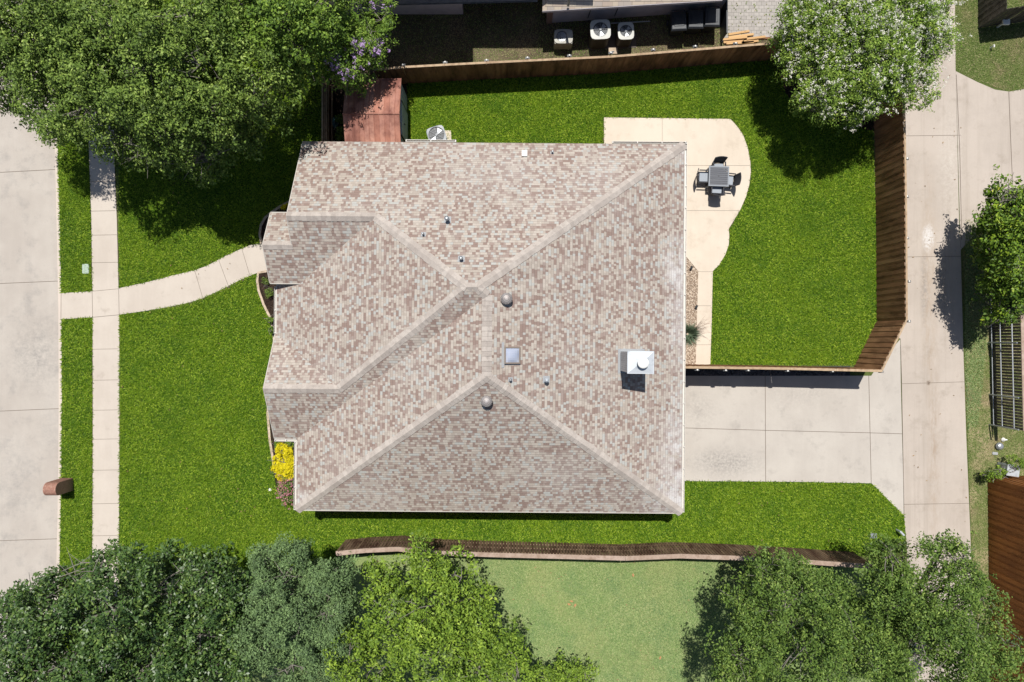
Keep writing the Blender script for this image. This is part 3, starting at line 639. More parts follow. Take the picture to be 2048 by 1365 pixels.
# chimney
chm = MB(); x0, x1 = 4.53, 5.50; y0, y1 = -1.20, -.39; zt = 5.90
chm.hexa([(x0, y0, 3.3), (x1, y0, 3.3), (x1, y1, 3.3), (x0, y1, 3.3), (x0, y0, zt), (x1, y0, zt), (x1, y1, zt), (x0, y1, zt)], .5)
for i in range(9): chm.box(x0-.008, y0+.05+i*.089, 5.0, .016, .07, 1.6, r=.5)
ch = chm.build('chimney', METW, house, local=True)
cp = MB(); cp.box(5.015, -.795, 5.925, 1.05, .89, .05); cp.hexa([(x0-.01, y0-.01, 5.95), (x1+.01, y0-.01, 5.95), (x1+.01, y1+.01, 5.95), (x0-.01, y1+.01, 5.95), (4.9, -.9, 6.0), (5.2, -.9, 6.0), (5.2, -.65, 6.0), (4.9, -.65, 6.0)], .5)
cp.build('chimney_cap', METW, ch, local=True, bevel=.01)
cf = MB(); cx_, cy_ = 5.06, -.80
cf.lathe(cx_, cy_, [(.13, 5.98), (.13, 6.2)], 20); cf.lathe(cx_, cy_, [(.205, 6.17), (.215, 6.19), (.215, 6.24), (.17, 6.27), (.05, 6.285)], 28)
cf.build('flue', WHITE, ch, local=True)
fl = MB()
for (a, b) in (((x0-.12, y0-.1), (x0, y1+.1)), ((x1, y0-.1), (x1+.12, y1+.1)), ((x0, y1), (x1, y1+.1)), ((x0, y0-.1), (x1, y0))):
    q = [(a[0], a[1]), (b[0], a[1]), (b[0], b[1]), (a[0], b[1])]
    fl.hexa([(x, y, nE(x, y)+.002) for x, y in q]+[(x, y, nE(x, y)+.015) for x, y in q], .5)
fl.build('flashing', FLASH, ch, local=True)
# skylight
sx, sy, sz = onroof(1025, 711, nE, .1); hw = .31; hh = .33
def slanted(mb, xa, xb, ya, yb, h0, h1, f=nE, r=.5):
    q = [(xa, ya), (xb, ya), (xb, yb), (xa, yb)]
    mb.hexa([(x, y, f(x, y)+h0) for x, y in q]+[(x, y, f(x, y)+h1) for x, y in q], r)
sk = MB()
slanted(sk, sx-hw, sx+hw, sy-hh, sy-hh+.055, 0, .14); slanted(sk, sx-hw, sx+hw, sy+hh-.055, sy+hh, 0, .14)
slanted(sk, sx-hw, sx-hw+.055, sy-hh+.055, sy+hh-.055, 0, .14); slanted(sk, sx+hw-.055, sx+hw, sy-hh+.055, sy+hh-.055, 0, .14)
sky_o = sk.build('skylight', M('skylight_frame', (.22, .18, .15), .5, .4), house, local=True)
sg = MB(); a = .255; b_ = .275; nseg = 6
for i in range(nseg):
    for j in range(nseg):
        q = []
        for (u, v) in ((i, j), (i+1, j), (i+1, j+1), (i, j+1)):
            uu = -1+2*u/nseg; vv = -1+2*v/nseg; x = sx+uu*a; y = sy+vv*b_
            q.append((x, y, nE(x, y)+.11+.10*(1-abs(uu)**2.5)*(1-abs(vv)**2.5)))
        sg.poly(q, .5)
sg.build('dome', SKYG, sky_o, local=True, smooth=True)
sr = MB(); slanted(sr, sx-hw-.11, sx-hw-.01, sy-.48, sy+.5, .0, .03); slanted(sr, sx-hw-.01, sx+hw, sy-hh-.05, sy-hh, 0, .02); sr.build('flashing', FLASH, sky_o, local=True)
# turbine vents
def turbine(px, py, f):
    x, y, z = onroof(px, py, f, .25); g = MB()
    g.lathe(x, y, [(.17, z-.1), (.15, z+.12)], 18)
    vn = g.build('roof_vent', FLASH, house, local=True); t = MB()
    for k in range(20):
        a0 = 2*math.pi*k/20; a1 = a0+.22
        pr = [(.15, .12), (.21, .18), (.235, .25), (.21, .32), (.13, .37), (.05, .385)]
        for (r0, h0), (r1, h1) in zip(pr, pr[1:]):
            t.poly([(x+r0*math.cos(a0), y+r0*math.sin(a0), z+h0), (x+r0*math.cos(a1), y+r0*math.sin(a1), z+h0), (x+(r1-.01)*math.cos(a1), y+(r1-.01)*math.sin(a1), z+h1), (x+(r1-.01)*math.cos(a0), y+(r1-.01)*math.sin(a0), z+h1)])
    t.lathe(x, y, [(.20, z+.18), (.215, z+.25), (.19, z+.315), (.11, z+.36), (.02, z+.37)], 20); t.lathe(x, y, [(.075, z+.37), (.07, z+.40), (.02, z+.405)], 14)
    t.build('turbine_head', TURB, vn, local=True)
turbine(1013, 598, nE); turbine(973, 803, nS)
def pipevent(px, py, f, r=.05, h=.35, base=.17, mat=METG):
    x, y, z = onroof(px, py, f, h*.6); g = MB()
    q = [(x-base, y-base), (x+base, y-base), (x+base, y+base), (x-base, y+base)]
    g.hexa([(a, b, f(a, b)+.002) for a, b in q]+[(a, b, f(a, b)+.014) for a, b in q], .5); g.lathe(x, y, [(r*1.7, z-.03), (r*1.15, z+.12)], 12)
    o = g.build('vent_pipe', FLASH, house, local=True); t = MB(); t.tube((x, y, z-.05), (x, y, z+h), r, r, 12); t.lathe(x, y, [(r*1.6, z+h-.06), (r*1.6, z+h-.02), (r*.6, z+h+.03)], 12)
    t.build('pipe_cap', mat, o, local=True)
pipevent(894, 438, nN, .06, .42, .14); pipevent(846, 468, nN, .03, .25, .10); pipevent(922, 517, nN, .05, .3, .13)
pipevent(1093, 760, nE, .06, .45, .14, METW); pipevent(1021, 760, nE, .035, .25, .09); pipevent(1105, 304, nN, .03, .2, .07)
x, y, z = onroof(1049, 307, nN, .1); g = MB(); g.box(x, y, z+.05, .24, .26, .2); g.build('roof_vent', WHITE, house, local=True, bevel=.01)

# ------------------------------------------------------------------ neighbour's house to the north
nh = thing('neighbour_house', 'neighbouring house with tan shingles and grey wall along the top edge', 'house', (P(1270, 0)[0], 18, 0))
def nroof(pts, ax, mat=NROOF, name='roof'):
    g = MB()
    for q, a in zip(pts, ax):
        Q = [Vector(p) for p in q]; n = Vector((0, 0, 0))
        for i in range(len(Q)): n += Q[i].cross(Q[(i+1) % len(Q)])
        if n.z < 0: Q.reverse(); n = -n
        n.normalize(); e = Vector((1, 0, 0)) if a in 'NS' else Vector((0, 1, 0)); up = n.cross(e); up = up if up.z > 0 else -up
        g.poly(Q, .5, [(v.dot(e), v.dot(up)) for v in Q]); g.poly([v-Vector((0, 0, .14)) for v in Q][::-1], .5)
    return g.build(name, mat, nh)
za = 2.3
ax0, ay0 = P(1085, 22, za); ax1, ay1 = P(1445, 0, za)
nroof([[(ax0, ay0, za), (ax1, ay1, za), (ax1, ay1+6, za+3), (ax0+4, ay0+6, za+3)], [(ax0, ay0, za), (ax0+4, ay0+6, za+3), (ax0, ay0+12, za)]], 'SW')
g = MB(); bx0, by0 = P(1093, 47); bx1, by1 = P(1441, 22)
g.prism([(bx0, by0), (bx1, by1), (bx1, by1+10), (bx0, by0+10)], 0, 2.2)
g.build('wall', SIDING, nh)
g = MB(); g.prism([(bx0-.012, by0-.012), (bx0+.25, by0-.03), (bx0+.25, by0+.2), (bx0-.012, by0+.2)], 0, 2.2); g.build('corner_brick', BRICK, nh)
g = MB(); g.hexa([(ax0, ay0-.02, za-.16), (ax1, ay1-.02, za-.16), (ax1, ay1+.005, za-.16), (ax0, ay0+.005, za-.16), (ax0, ay0-.02, za-.01), (ax1, ay1-.02, za-.01), (ax1, ay1+.005, za-.01), (ax0, ay0+.005, za-.01)], .5); g.build('fascia', SIDING, nh)
# two storey blocks behind it
g = MB(); g.prism([(-2.3, 16.6), (3, 16.6), (3, 26), (-2.3, 26)], 0, 5.8); g.prism([(-8.6, 15.55), (-2.32, 15.55), (-2.32, 26), (-8.6, 26)], 0, 5.8); g.build('wall', SIDING, nh)
nroof([[(-9, 15.15, 6), (-2.15, 15.15, 6), (-4, 19, 8), (-7, 19, 8)], [(-2.15, 15.15, 6), (-2.15, 26, 6), (-4, 23, 8), (-4, 19, 8)], [(-9, 26, 6), (-9, 15.15, 6), (-7, 19, 8), (-7, 23, 8)], [(-2.15, 16.2, 5.98), (3.4, 16.2, 5.98), (1.5, 19, 7.6), (-2.15, 19, 7.6)], [(3.4, 16.2, 5.98), (3.4, 26, 5.98), (1.5, 22, 7.6), (1.5, 19, 7.6)]], 'SEWSE')
px0, py0 = P(765, 9, 2.5); px1, _ = P(1075, 1, 2.5)
nroof([[(px0, py0, 2.5), (px1, py0+.17, 2.5), (px1, py0+2.2, 2.75), (px0, py0+2.2, 2.75)]], 'S', M('porch_roofing', (.20, .19, .18), .9, .2, [(5, (.13, .12, .12), .4, .7)]), 'porch_roof')
for px in (1180, 1235):
    g = MB(); x = P(px, 0, 1.2)[0]; yb = by0+(by1-by0)*(x-bx0)/(bx1-bx0)-.03
    g.tube((x, yb, .3), (x+.05, yb, 1.2), .02, n=6); g.tube((x+.05, yb, 1.2), (x-.02, yb, 1.9), .02, n=6); g.box(x-.02, yb, 1.5, .12, .06, .2); g.build('conduit', METD, nh)
g = MB()
g.tube((*P(1222, 47, .4), .4), (*P(1300, 43, .4), .4), .025); g.build('pipe', METG, nh)
g = MB(); vx, vy = P(1138, 0, 3.0); g.tube((vx, vy, 2.5), (vx, vy, 3.3), .06); g.tube((vx, vy, 3.3), (vx, vy, 3.4), .12); g.build('vent_pipe', METG, nh)

# ------------------------------------------------------------------ fences
def fence(label, pts, h, mat, side=1, post_at=None, post_side=-1, cap=None, bw=.14, name='wooden_fence', caps_w=.05, boardon=True, rails=True, posts=True, gap=.004, postmat=None, rail_side=-1, z0=.03):
    """boards along a polyline; side=+1 puts the boards to the left of travel"""
    root = thing(name, label, 'fence', (pts[0][0], pts[0][1], 0))
    b = MB(); rl = MB(); cpm = MB()
    for a, c in zip(pts, pts[1:]):
        a = Vector((*a, 0)); c = Vector((*c, 0)); d = (c-a); L = d.length; d.normalize(); o = Vector((-d.y, d.x, 0))*side
        n = max(1, round(L/bw)); w_ = L/n
        for i in range(n):
            p = a+d*(i*w_+gap); q = a+d*((i+1)*w_-gap); k = (.0 if i % 2 == 0 or not boardon else .022)
            e0 = .005+k; e1 = .023+k; hh = h+random.uniform(-.012, .012); jt = random.uniform(-.004, .004)
            if boardon and k: p -= d*.02; q += d*.02
            f = [p+o*(e0+jt), q+o*(e0-jt), q+o*(e1-jt), p+o*(e1+jt)]
            if side < 0: f = f[::-1]
            b.hexa([v+Vector((0, 0, z0)) for v in f]+[v+Vector((0, 0, hh)) for v in f])
        if rails:
            for z in (.3, h*.5, h-.22):
                f = [a-o*.04, c-o*.04, c+o*.0, a+o*.0]; f = f if side > 0 else f[::-1]
                rl.hexa([v+Vector((0, 0, z-.045)) for v in f]+[v+Vector((0, 0, z+.045)) for v in f])
        if cap:
            n = max(1, round(L/2.2))
            for i in range(n):
                p = a+d*(L*i/n+.003); q = a+d*(L*(i+1)/n-.003); t0, t1 = cap
                f = [p+o*t0, q+o*t0, q+o*t1, p+o*t1]; f = f if side > 0 else f[::-1]; z = h+.015+random.uniform(0, .004)
                cpm.hexa([v+Vector((0, 0, z)) for v in f]+[v+Vector((0, 0, z+.035)) for v in f])
    b.build('boards', mat, root)
    if rl.f: rl.build('rail', RAILW if postmat is None else postmat, root)
    if cpm.f: cpm.build('cap', CAPW if caps_w == 'cap' else RAILW, root)
    if post_at:
        for (x, y) in post_at:
            g = MB(); g.tube((x, y, 0), (x, y, h-.03), .03, .03, 8); g.box(x, y, h-.10, .20, .10, .06)
            po = g.build('post', METD, root)
            g = MB(); g.lathe(x, y, [(.04, h-.05), (.04, h+.0), (.015, h+.02)], 10); g.build('post_cap', WHITE, po, local=False) if False else g.build('post_cap', WHITE, po)
            po.children[0].location = -Vector((0, 0, 0))
            for v in po.children[0].data.vertices: v.co -= root.location-po.location
    return root
hN = 1.8
n_top = [(748, 141), (806, 136), (973, 127), (1222, 115), (1391, 101), (1475, 94), (1550, 88)]
ptsN = PL(n_top, hN)
fence('long brown board fence running behind the back yard lawn', ptsN+[(P(1640, 80, hN))], hN, FWOOD, side=-1, cap=(-.06, .035),
      post_at=[(x, y+.02) for x, y in PL([(806, 130), (890, 125), (973, 121), (1055, 116), (1139, 111.5), (1222, 106), (1307, 99.5), (1391, 93), (1472, 87)], hN)], z0=.02)
hE = 2.4
ptsE = [P(1800, 60, hE), P(1808, 250, hE), P(1811, 430, hE), P(1812, 640, hE), P(1763, 740, hE)]
fence('tall brown cedar fence along the alley with its lower corner cut off', ptsE, hE, EWOOD, side=-1, cap=(-.05, .03),
      post_at=PL([(1815, 317), (1815, 393), (1815, 476), (1819, 563), (1819, 643)], hE))
ptsD = [P(1764, 741.5, hE), P(1580, 737, hE), P(1366, 734, hE)]
fence('brown wooden fence between the driveway and the back yard lawn', ptsD, hE, EWOOD, side=-1, cap=(-.07, .035),
      post_at=PL([(1395, 740), (1452, 741), (1497, 741), (1576, 742), (1666, 743), (1764, 744)], hE))
hS = 1.83
s_top = [(672, 1104), (730, 1098), (795, 1095), (880, 1103), (1000, 1107), (1120, 1110), (1250, 1113.5), (1360, 1109), (1480, 1113), (1600, 1120), (1745, 1130)]
fence('weathered fence with wide pinkish cap boards below the side lawn', PL(s_top, hS), hS, SWOOD, side=1, cap=(-.17, .03), caps_w='cap', boardon=False, gap=.014)
ptsW = [P(645, 150, 1.8), P(645, 286, 1.8)]
wf = fence('short dark fence section between shed and front yard tree', ptsW, 1.8, FWOOD, side=-1, cap=(-.03, .03), z0=.02)
g = MB()
for z in (.5, 1.5): g.box(ptsW[0][0]+.09, (ptsW[0][1]+ptsW[1][1])/2, z, .05, 3.0, .1)
g.build('rail', RAILW, wf)
# neighbour fence on the right with metal frame
fx = P(1985, 0)[0]; hR = 1.9
ptsR = [P(2040, 400, hR), P(2041, 640, hR), P(2046, 862, hR)]
rf = fence('dark slatted fence with steel posts on the right edge past the alley', ptsR, hR, GWOOD, side=-1, cap=(-.12, .02), caps_w='cap', gap=.014, boardon=False, rails=False)
g = MB()
for z in (.18, .75, 1.5):
    q = [(x-.10, y) for x, y in ptsR]
    for a, b in zip(q, q[1:]): g.tube((*a, z), (*b, z), .028)
g.build('steel_rail', METG, rf)
for py in (405, 540, 686, 796, 860):
    x, y = P(2040 if py < 700 else 2043, py, hR); g = MB(); g.tube((x-.13, y, 0), (x-.13, y, hR), .035); g.build('post', METG, rf)
fence('orange brown stained fence in the lower right corner', [P(1985, 1700), P(1977, 1050), P(1976, 955), (P(1976, 955)[0]+5, P(1976, 955)[1]+.1)], 2.5, OWOOD, side=1, rails=False, gap=.002)
fence('grey weathered fence in the top right corner', [(P(1950, 0)[0]+.1, P(0, -300)[1]), P(1955, 58), (P(1955, 58)[0]+8, P(1955, 58)[1]+1.1)], 1.9, GWOOD, side=1, gap=.006, rails=False)

# ------------------------------------------------------------------ shed
shx0, shy0 = P(692, 157, 2.05); shx1 = P(803, 157, 2.05)[0]; shr = P(0, 228, 2.62)[1]; shs = 2*shr-shy0
shed = thing('garden_shed', 'garden shed with rusty red ribbed metal roof beside the house', 'shed', ((shx0+shx1)/2, shr, 0))
g = MB(); n = 11; wd = (shx1-shx0)/n
for i in range(n):
    r = random.random(); xa = shx0+i*wd; xb = xa+wd
    for ya, yb in ((shy0, shr), (shs, shr)):
        q = [(xa, ya), (xb-.025, ya), (xb-.025, yb), (xa, yb)]; zz = lambda y: 2.62-.57*abs(y-shr)/abs(shy0-shr)
        v = [(x, y, zz(y)) for x, y in (q if ya < yb else q[::-1])]; g.hexa([(x, y, z-.03) for x, y, z in v]+v, r)
        q = [(xb-.025, ya), (xb, ya), (xb, yb), (xb-.025, yb)]; v = [(x, y, zz(y)+.02) for x, y in (q if ya < yb else q[::-1])]; g.hexa([(x, y, z-.05) for x, y, z in v]+v, 0)  # ribs get the darkest red, painting in the shadow lines they cast
rf_ = g.build('roof', SHEDR, shed)
g = MB(); g.tube((shx0-.01, shr, 2.615), (shx1+.01, shr, 2.615), .045, .045, 8); g.build('ridge_cap', SHEDR, rf_); rf_.children[0].data.transform(__import__('mathutils').Matrix.Translation(-Vector((0, 0, 0))))
for v in rf_.children[0].data.vertices: v.co -= Vector(shed.location)
g = MB(); a0, a1 = shx0+.08, shx1-.06
for x in (a0, a1):
    q = [(x, shs+.12, .05), (x, shy0-.12, .05), (x, shy0-.12, 2.02), (x, shr, 2.55), (x, shs+.12, 2.02)]; g.poly(q)
g.box((a0+a1)/2, shy0-.12, 1.03, a1-a0, .03, 1.96); g.box((a0+a1)/2, shs+.12, 1.03, a1-a0, .03, 1.96)
for i in range(10): g.box(a1+.012, shs+.3+i*.33, 1.05, .02, .05, 1.9)
wl_ = g.build('wall', SHEDW, shed)
g = MB(); g.box(a1+.03, shr+.05, .98, .03, 1.5, 1.8); dr = g.build('door', SHEDW, shed)
g = MB()
for y in (shr-.72, shr+.82): g.box(a1+.05, y, 1.0, .03, .05, 1.86)
g.box(a1+.06, shr+.02, 1.1, .04, .03, .18); g.build('door_trim', METD, shed)

# ------------------------------------------------------------------ air conditioning units
def acunit(label, px, py, h, sx, sy, body, top, rad=.1, R=.27, blades=3, a=0, loc=None, grill=8, round_=True, fanoff=0):
    x, y = P(px, py, h) if loc is None else loc
    r = thing('air_conditioner', label, 'air conditioner', (x, y, 0), a)
    g = MB(); g.rbox(0, 0, .06, h-.05, sx*.96, sy*.96, rad)
    n = 14
    for i in range(n):
        t = -sx/2+sx*(i+.5)/n
        if abs(t) < sx/2-rad:
            for s in (-1, 1): g.box(t, s*sy*.482, h/2, .012, .02, h*.75)
        t = -sy/2+sy*(i+.5)/n
        if abs(t) < sy/2-rad:
            for s in (-1, 1): g.box(s*sx*.482, t, h/2, .02, .012, h*.75)
    g.build('body', body, r, local=True)
    g = MB(); m = 28
    # top plate with a round opening
    out = []
    for i in range(m):
        t = 2*math.pi*(i+.5)/m; c, s = math.cos(t), math.sin(t); ex = 5.0
        k = (abs(c/(sx/2))**ex+abs(s/(sy/2))**ex)**(-1/ex); out.append((c*k, s*k))
    inn = [(fanoff+R*math.cos(2*math.pi*(i+.5)/m), R*math.sin(2*math.pi*(i+.5)/m)) for i in range(m)]
    for i in range(m):
        j = (i+1) % m
        g.poly([(*out[i], h), (*out[j], h), (*inn[j], h+.012), (*inn[i], h+.012)], .5)
        g.poly([(*out[i], h-.06), (*out[j], h-.06), (*out[j], h), (*out[i], h)], .5)
        g.poly([(*inn[i], h+.012), (*inn[j], h+.012), (*inn[j], h-.04), (*inn[i], h-.04)], .5)
    g.build('top_panel', top, r, local=True)
    g = MB(); g.lathe(fanoff, 0, [(R*.99, h-.045), (R*.99, h-.04)], 24); g.build('fan_well', METD, r, local=True)
    g = MB()
    for k in range(blades):
        a0 = 2*math.pi*k/blades+.5; q = []
        for rr, da in ((.05, 0), (R*.92, -.12), (R*.92, .62), (.05, .8)):
            q.append((fanoff+rr*math.cos(a0+da), rr*math.sin(a0+da), h-.03+da*.02))
        g.poly(q, .5)
    g.lathe(fanoff, 0, [(.05, h-.035), (.05, h-.01), (.02, h)], 12); g.build('fan', BLADE, r, local=True)
    g = MB()
    for k in range(grill):
        t = math.pi*k/grill*2; g.tube((fanoff+.03*math.cos(t), .03*math.sin(t), h+.02), (fanoff+R*math.cos(t), R*math.sin(t), h+.015), .006, n=4)
    for rr in (.4, .7):
        for k in range(20):
            t0, t1 = 2*math.pi*k/20, 2*math.pi*(k+1)/20
            g.tube((fanoff+R*rr*math.cos(t0), R*rr*math.sin(t0), h+.018), (fanoff+R*rr*math.cos(t1), R*rr*math.sin(t1), h+.018), .0025, n=4)
    g.lathe(fanoff, 0, [(.06, h+.015), (.055, h+.03), (.01, h+.035)], 14); g.build('grille', ACGREY, r, local=True)
    return r
acunit('grey air conditioner with round fan beside the house roof edge', 873, 270, .85, .84, .80, ACGREY, M('unit_rim', (.27, .29, .31), .45, .4), .2, .37, 2, .3)
o = slab('ground_slab', PL([(858, 262), (902, 262), (905, 320), (856, 320)]), -.02, .05, PATIO); o['kind'] = 'structure'
acunit('low tan square air conditioner nearest the corner of the neighbouring wall', 1127, 73, .75, .86, .66, ACTAN, ACTAN, .03, .25, 8, -.0, fanoff=-.08)
acunit('largest grey air conditioner, middle of the three behind the back fence', 1201, 59, 1.15, .93, .90, LOUV, ACWHITE, .2, .335, 3, .05)
acunit('smaller dark air conditioner, right one of the three behind the back fence', 1252, 62, .95, .74, .80, LOUV, ACWHITE, .18, .28, 3, .03)
slab('equipment_pad', PL([(1176, 70), (1272, 66), (1272, 96), (1176, 100)]), -.02, .04, M('dirty_slab', (.14, .12, .10), .95))
g = MB(); x, y = P(1226, 103); g.box(x, y, .03, .42, .28, .08); g.build('x', STONE); dr_ = bpy.data.objects['x']; dr_.name = 'drain_box'; tag(dr_, 'small tan drain box on the ground behind the back fence', 'drain')
g = MB(); g.box(x-.03, y-.05, .075, .16, .06, .012); g.build('drain_grate', METD, dr_)

# ------------------------------------------------------------------ rubbish bins, lumber
def make_bin(label):
    r = thing('rubbish_bin', label, 'bin', (0, 0, 0), 0, 'black wheeled bins by the neighbouring house')
    g = MB(); z0, z1 = .05, .98
    g.hexa([(-.22, -.24, z0), (.22, -.24, z0), (.22, .24, z0), (-.22, .24, z0), (-.30, -.36, z1), (.30, -.36, z1), (.30, .36, z1), (-.30, .36, z1)]); g.build('body', BLACKP, r, local=True, bevel=.03)
    g = MB(); g.hexa([(-.33, -.42, .98), (.33, -.42, .98), (.33, .38, .98), (-.33, .38, .98), (-.29, -.36, 1.06), (.29, -.36, 1.06), (.29, .34, 1.06), (-.29, .34, 1.06)])
    g.box(0, 0, 1.065, .42, .5, .03); g.build('lid', BLACKP, r, local=True, bevel=.02)
    g = MB(); g.tube((-.26, .44, .98), (.26, .44, .98), .018); g.box(-.26, .40, .98, .03, .1, .03); g.box(.26, .40, .98, .03, .1, .03); g.build('handle', BLACKP, r, local=True)
    for s in (-1, 1):
        g = MB(); g.tube((s*.24, .30, .12), (s*.30, .30, .12), .12, n=14); g.build('wheel', METD, r, local=True)
    return r
b0 = make_bin('black wheeled bin, left of the three at the neighbouring wall')
b0.scale = (1.12, 1.12, 1.05); b0.location = (*P(1357, 43, 1.0), 0); b0.rotation_euler = (0, 0, .05)
dup(b0, (*P(1391, 39, 1.0), 0), .0, 'black wheeled bin, middle of the three at the neighbouring wall')
dup(b0, (*P(1424, 35, 1.0), 0), -.02, 'black wheeled bin, right of the three nearest the pavers')
g = MB(); g.box(*P(1441, 30), .5, .06, 2.6, 1.0); tag(g.build('low_screen', BLACKP), 'thin black screen between bins and grey pavers', 'screen')
lum = [(1478, 66, 1.0, .16), (1482, 72, 1.2, .12), (1470, 77, 1.15, .1), (1483, 80, 1.2, .14), (1466, 84, .9, .06), (1480, 86, 1.3, .05), (1504, 79, .8, .2), (1512, 76, .9, .12), (1500, 84, .8, .12), (1524, 77, .8, .02)]
for i, (px, py, L, a) in enumerate(lum):
    z = .04+.045*(i % 3); x, y = P(px, py, z); g = MB(); g.box(0, 0, 0, L, .10, .04, 0)
    o = g.build('lumber_board', LUMBER if i < 9 else FWOOD); o.location = (x, y, z); o.rotation_euler = (0, 0, a)
    tag(o, 'loose light wooden board in the pile on the pavers behind the fence' if i < 9 else 'dark brown board at the right end of the lumber pile', 'board', 'boards piled on the pavers')

# ------------------------------------------------------------------ patio table and chairs
tx, ty = P(1437.5, 353, .72)
tb = thing('patio_table', 'square grey slatted patio table with umbrella hole', 'table', (tx, ty, .045), -.035)
W = .94; g = MB()
for i in range(9):
    y = -W/2+.05+(W-.1)*(i+.5)/9; g.box(0, y, .685, W-.11, (W-.1)/9-.012, .02)
g.build('tabletop', TABLE, tb, local=True)
g = MB()
for s in (-1, 1): g.box(0, s*(W/2-.028), .685, W, .056, .036); g.box(s*(W/2-.028), 0, .685, .056, W-.115, .036)
g.build('table_frame', TFRAME, tb, local=True)
g = MB(); g.lathe(0, 0, [(.03, .697), (.028, .70)], 14); g.build('umbrella_hole', METD, tb, local=True)
for sx_ in (-1, 1):
    for sy_ in (-1, 1): g = MB(); g.box(sx_*.41, sy_*.41, .34, .06, .06, .68); g.build('leg', TFRAME, tb, local=True)
def make_chair():
    r = thing('patio_chair', 'x', 'chair', (0, 0, 0), 0, 'rattan chairs round the patio table')
    g = MB(); g.box(0, 0, .37, .52, .50, .06); g.build('seat', RATTAN, r, local=True)
    g = MB(); g.rbox(0, .0, .40, .46, .47, .44, .05); g.build('cushion', CUSH, r, local=True, bevel=.015)
    g = MB(); n = 8                                         # curved, slightly reclined back at -y
    for i in range(n):
        a0 = -1+2*i/n; a1 = -1+2*(i+1)/n
        c = lambda a, z: (a*(.27+.03*(z-.35)), -.25-.20*(z-.35)-.05*(1-a*a), z)
        for z0, z1 in ((.30, .62), (.62, .92)):
            p = [c(a0, z0), c(a1, z0), c(a1, z1), c(a0, z1)]; q = [(x, y-.035, z) for x, y, z in p]
            g.hexa([q[0], q[1], p[1], p[0], q[3], q[2], p[2], p[3]])
    g.build('backrest', RATTAN, r, local=True)
    g = MB()
    for i in range(n):
        a0 = -1+2*i/n; a1 = -1+2*(i+1)/n; p = [c(a0, .92), c(a1, .92)]; g.tube((p[0][0], p[0][1]-.017, .93), (p[1][0], p[1][1]-.017, .93), .02, n=6)
    g.build('top_rail', RATTAN, r, local=True)
    for s in (-1, 1):
        g = MB(); g.box(s*.275, -.02, .62, .05, .50, .04); g.box(s*.275, .21, .46, .045, .045, .32); g.build('armrest', RATTAN, r, local=True)
    for s in (-1, 1):
        for t in (-1, 1): g = MB(); g.box(s*.24, t*.22, .17, .045, .045, .34); g.build('leg', RATTAN, r, local=True)
    return r
c0 = make_chair(); PI = math.pi
# (x offset, y offset, rotation): chair local +y looks to the table
c0.location = (tx-.62, ty+.02, .045); c0.rotation_euler = (0, 0, -PI/2-.03); c0['label'] = 'dark rattan chair with grey cushion left of the patio table'
dup(c0, (tx+.52, ty-.13, .045), PI/2-.10, 'dark rattan chair with grey cushion right of the patio table')
dup(c0, (tx+.06, ty+.42, .045), PI+.02, 'dark rattan chair pushed in above the patio table')
dup(c0, (tx-.03, ty-.52, .045), -.06, 'dark rattan chair below the patio table nearest the lawn path')

# ------------------------------------------------------------------ mailbox
mx = P(136, 0)[0]; my = P(0, 975, .7)[1]
mb_ = thing('brick_mailbox', 'arched brick mailbox pillar at the street kerb', 'mailbox', (mx, my, 0))
g = MB(); n = 14; hwid = .30; zs = 1.02
prof = [(-hwid, 0), (-hwid, zs)]+[(-hwid*math.cos(math.pi*i/n), zs+hwid*.95*math.sin(math.pi*i/n)) for i in range(1, n)]+[(hwid, zs), (hwid, 0)]
rows = 9; X0, X1 = -.31, .27
for k in range(rows):
    xa = X0+(X1-X0)*k/rows; xb = X0+(X1-X0)*(k+1)/rows-.008
    for (ya, za_), (yb, zb) in zip(prof, prof[1:]):
        r = random.random(); cy, cz = 0, zs*.9
        m_ = max(1, int(math.hypot(yb-ya, zb-za_)/.09))
        for j in range(m_):
            f0, f1 = j/m_, (j+.9)/m_; p = (ya+(yb-ya)*f0, za_+(zb-za_)*f0); q = (ya+(yb-ya)*f1, za_+(zb-za_)*f1)
            g.poly([(xa, *p), (xb, *p), (xb, *q), (xa, *q)][::-1])
g.build('brick_arch', MBRICK, mb_, local=True)
g = MB(); q = [(y*.985, z*.992) for y, z in prof]
for x, rv in ((X0, 1), (X1, 0)):
    v = [(x, y, z) for y, z in q]; g.poly(v if rv else v[::-1])
for (ya, za_), (yb, zb) in zip(q, q[1:]): g.poly([(X0, ya, za_), (X1, ya, za_), (X1, yb, zb), (X0, yb, zb)][::-1])
g.build('pillar', brickmat('mailbox_face', (.32, .17, .13), (.25, .13, .10), (.30, .24, .20), .18, .065), mb_, local=True)
g = MB(); g.box(X0-.015, 0, 1.0, .03, .2, .22); g.build('mailbox_door', METD, mb_, local=True)
# small things
def small(name, label, cat, px, py, z, fn, mat, bevel=.0):
    x, y = P(px, py, z); g = MB(); fn(g); o = g.build(name, mat, bevel=bevel); o.location = (x, y, 0); return tag(o, label, cat)
small('utility_cover', 'pale green utility box lid in the grass strip by the sidewalk', 'utility cover', 171, 538, .05, lambda g: (g.rbox(0, 0, 0, .05, .32, .46, .06), g.rbox(0, 0, .05, .065, .27, .40, .05)), LID)
small('valve_cover', 'small grey cover in the grass by the lower right tree', 'utility cover', 1747, 1072, .05, lambda g: (g.rbox(0, 0, 0, .06, .32, .24, .04), g.rbox(0, 0, .06, .07, .26, .18, .03)), METG)
def spot(g): g.tube((0, 0, 0), (0, 0, .14), .012); g.tube((-.02, -.06, .16), (.03, .06, .22), .055, .05, 10); g.box(0, 0, .01, .08, .08, .02)
small('garden_spotlight', 'black spotlight at the top end of the pebble bed', 'garden light', 1382, 536, .1, spot, METD)
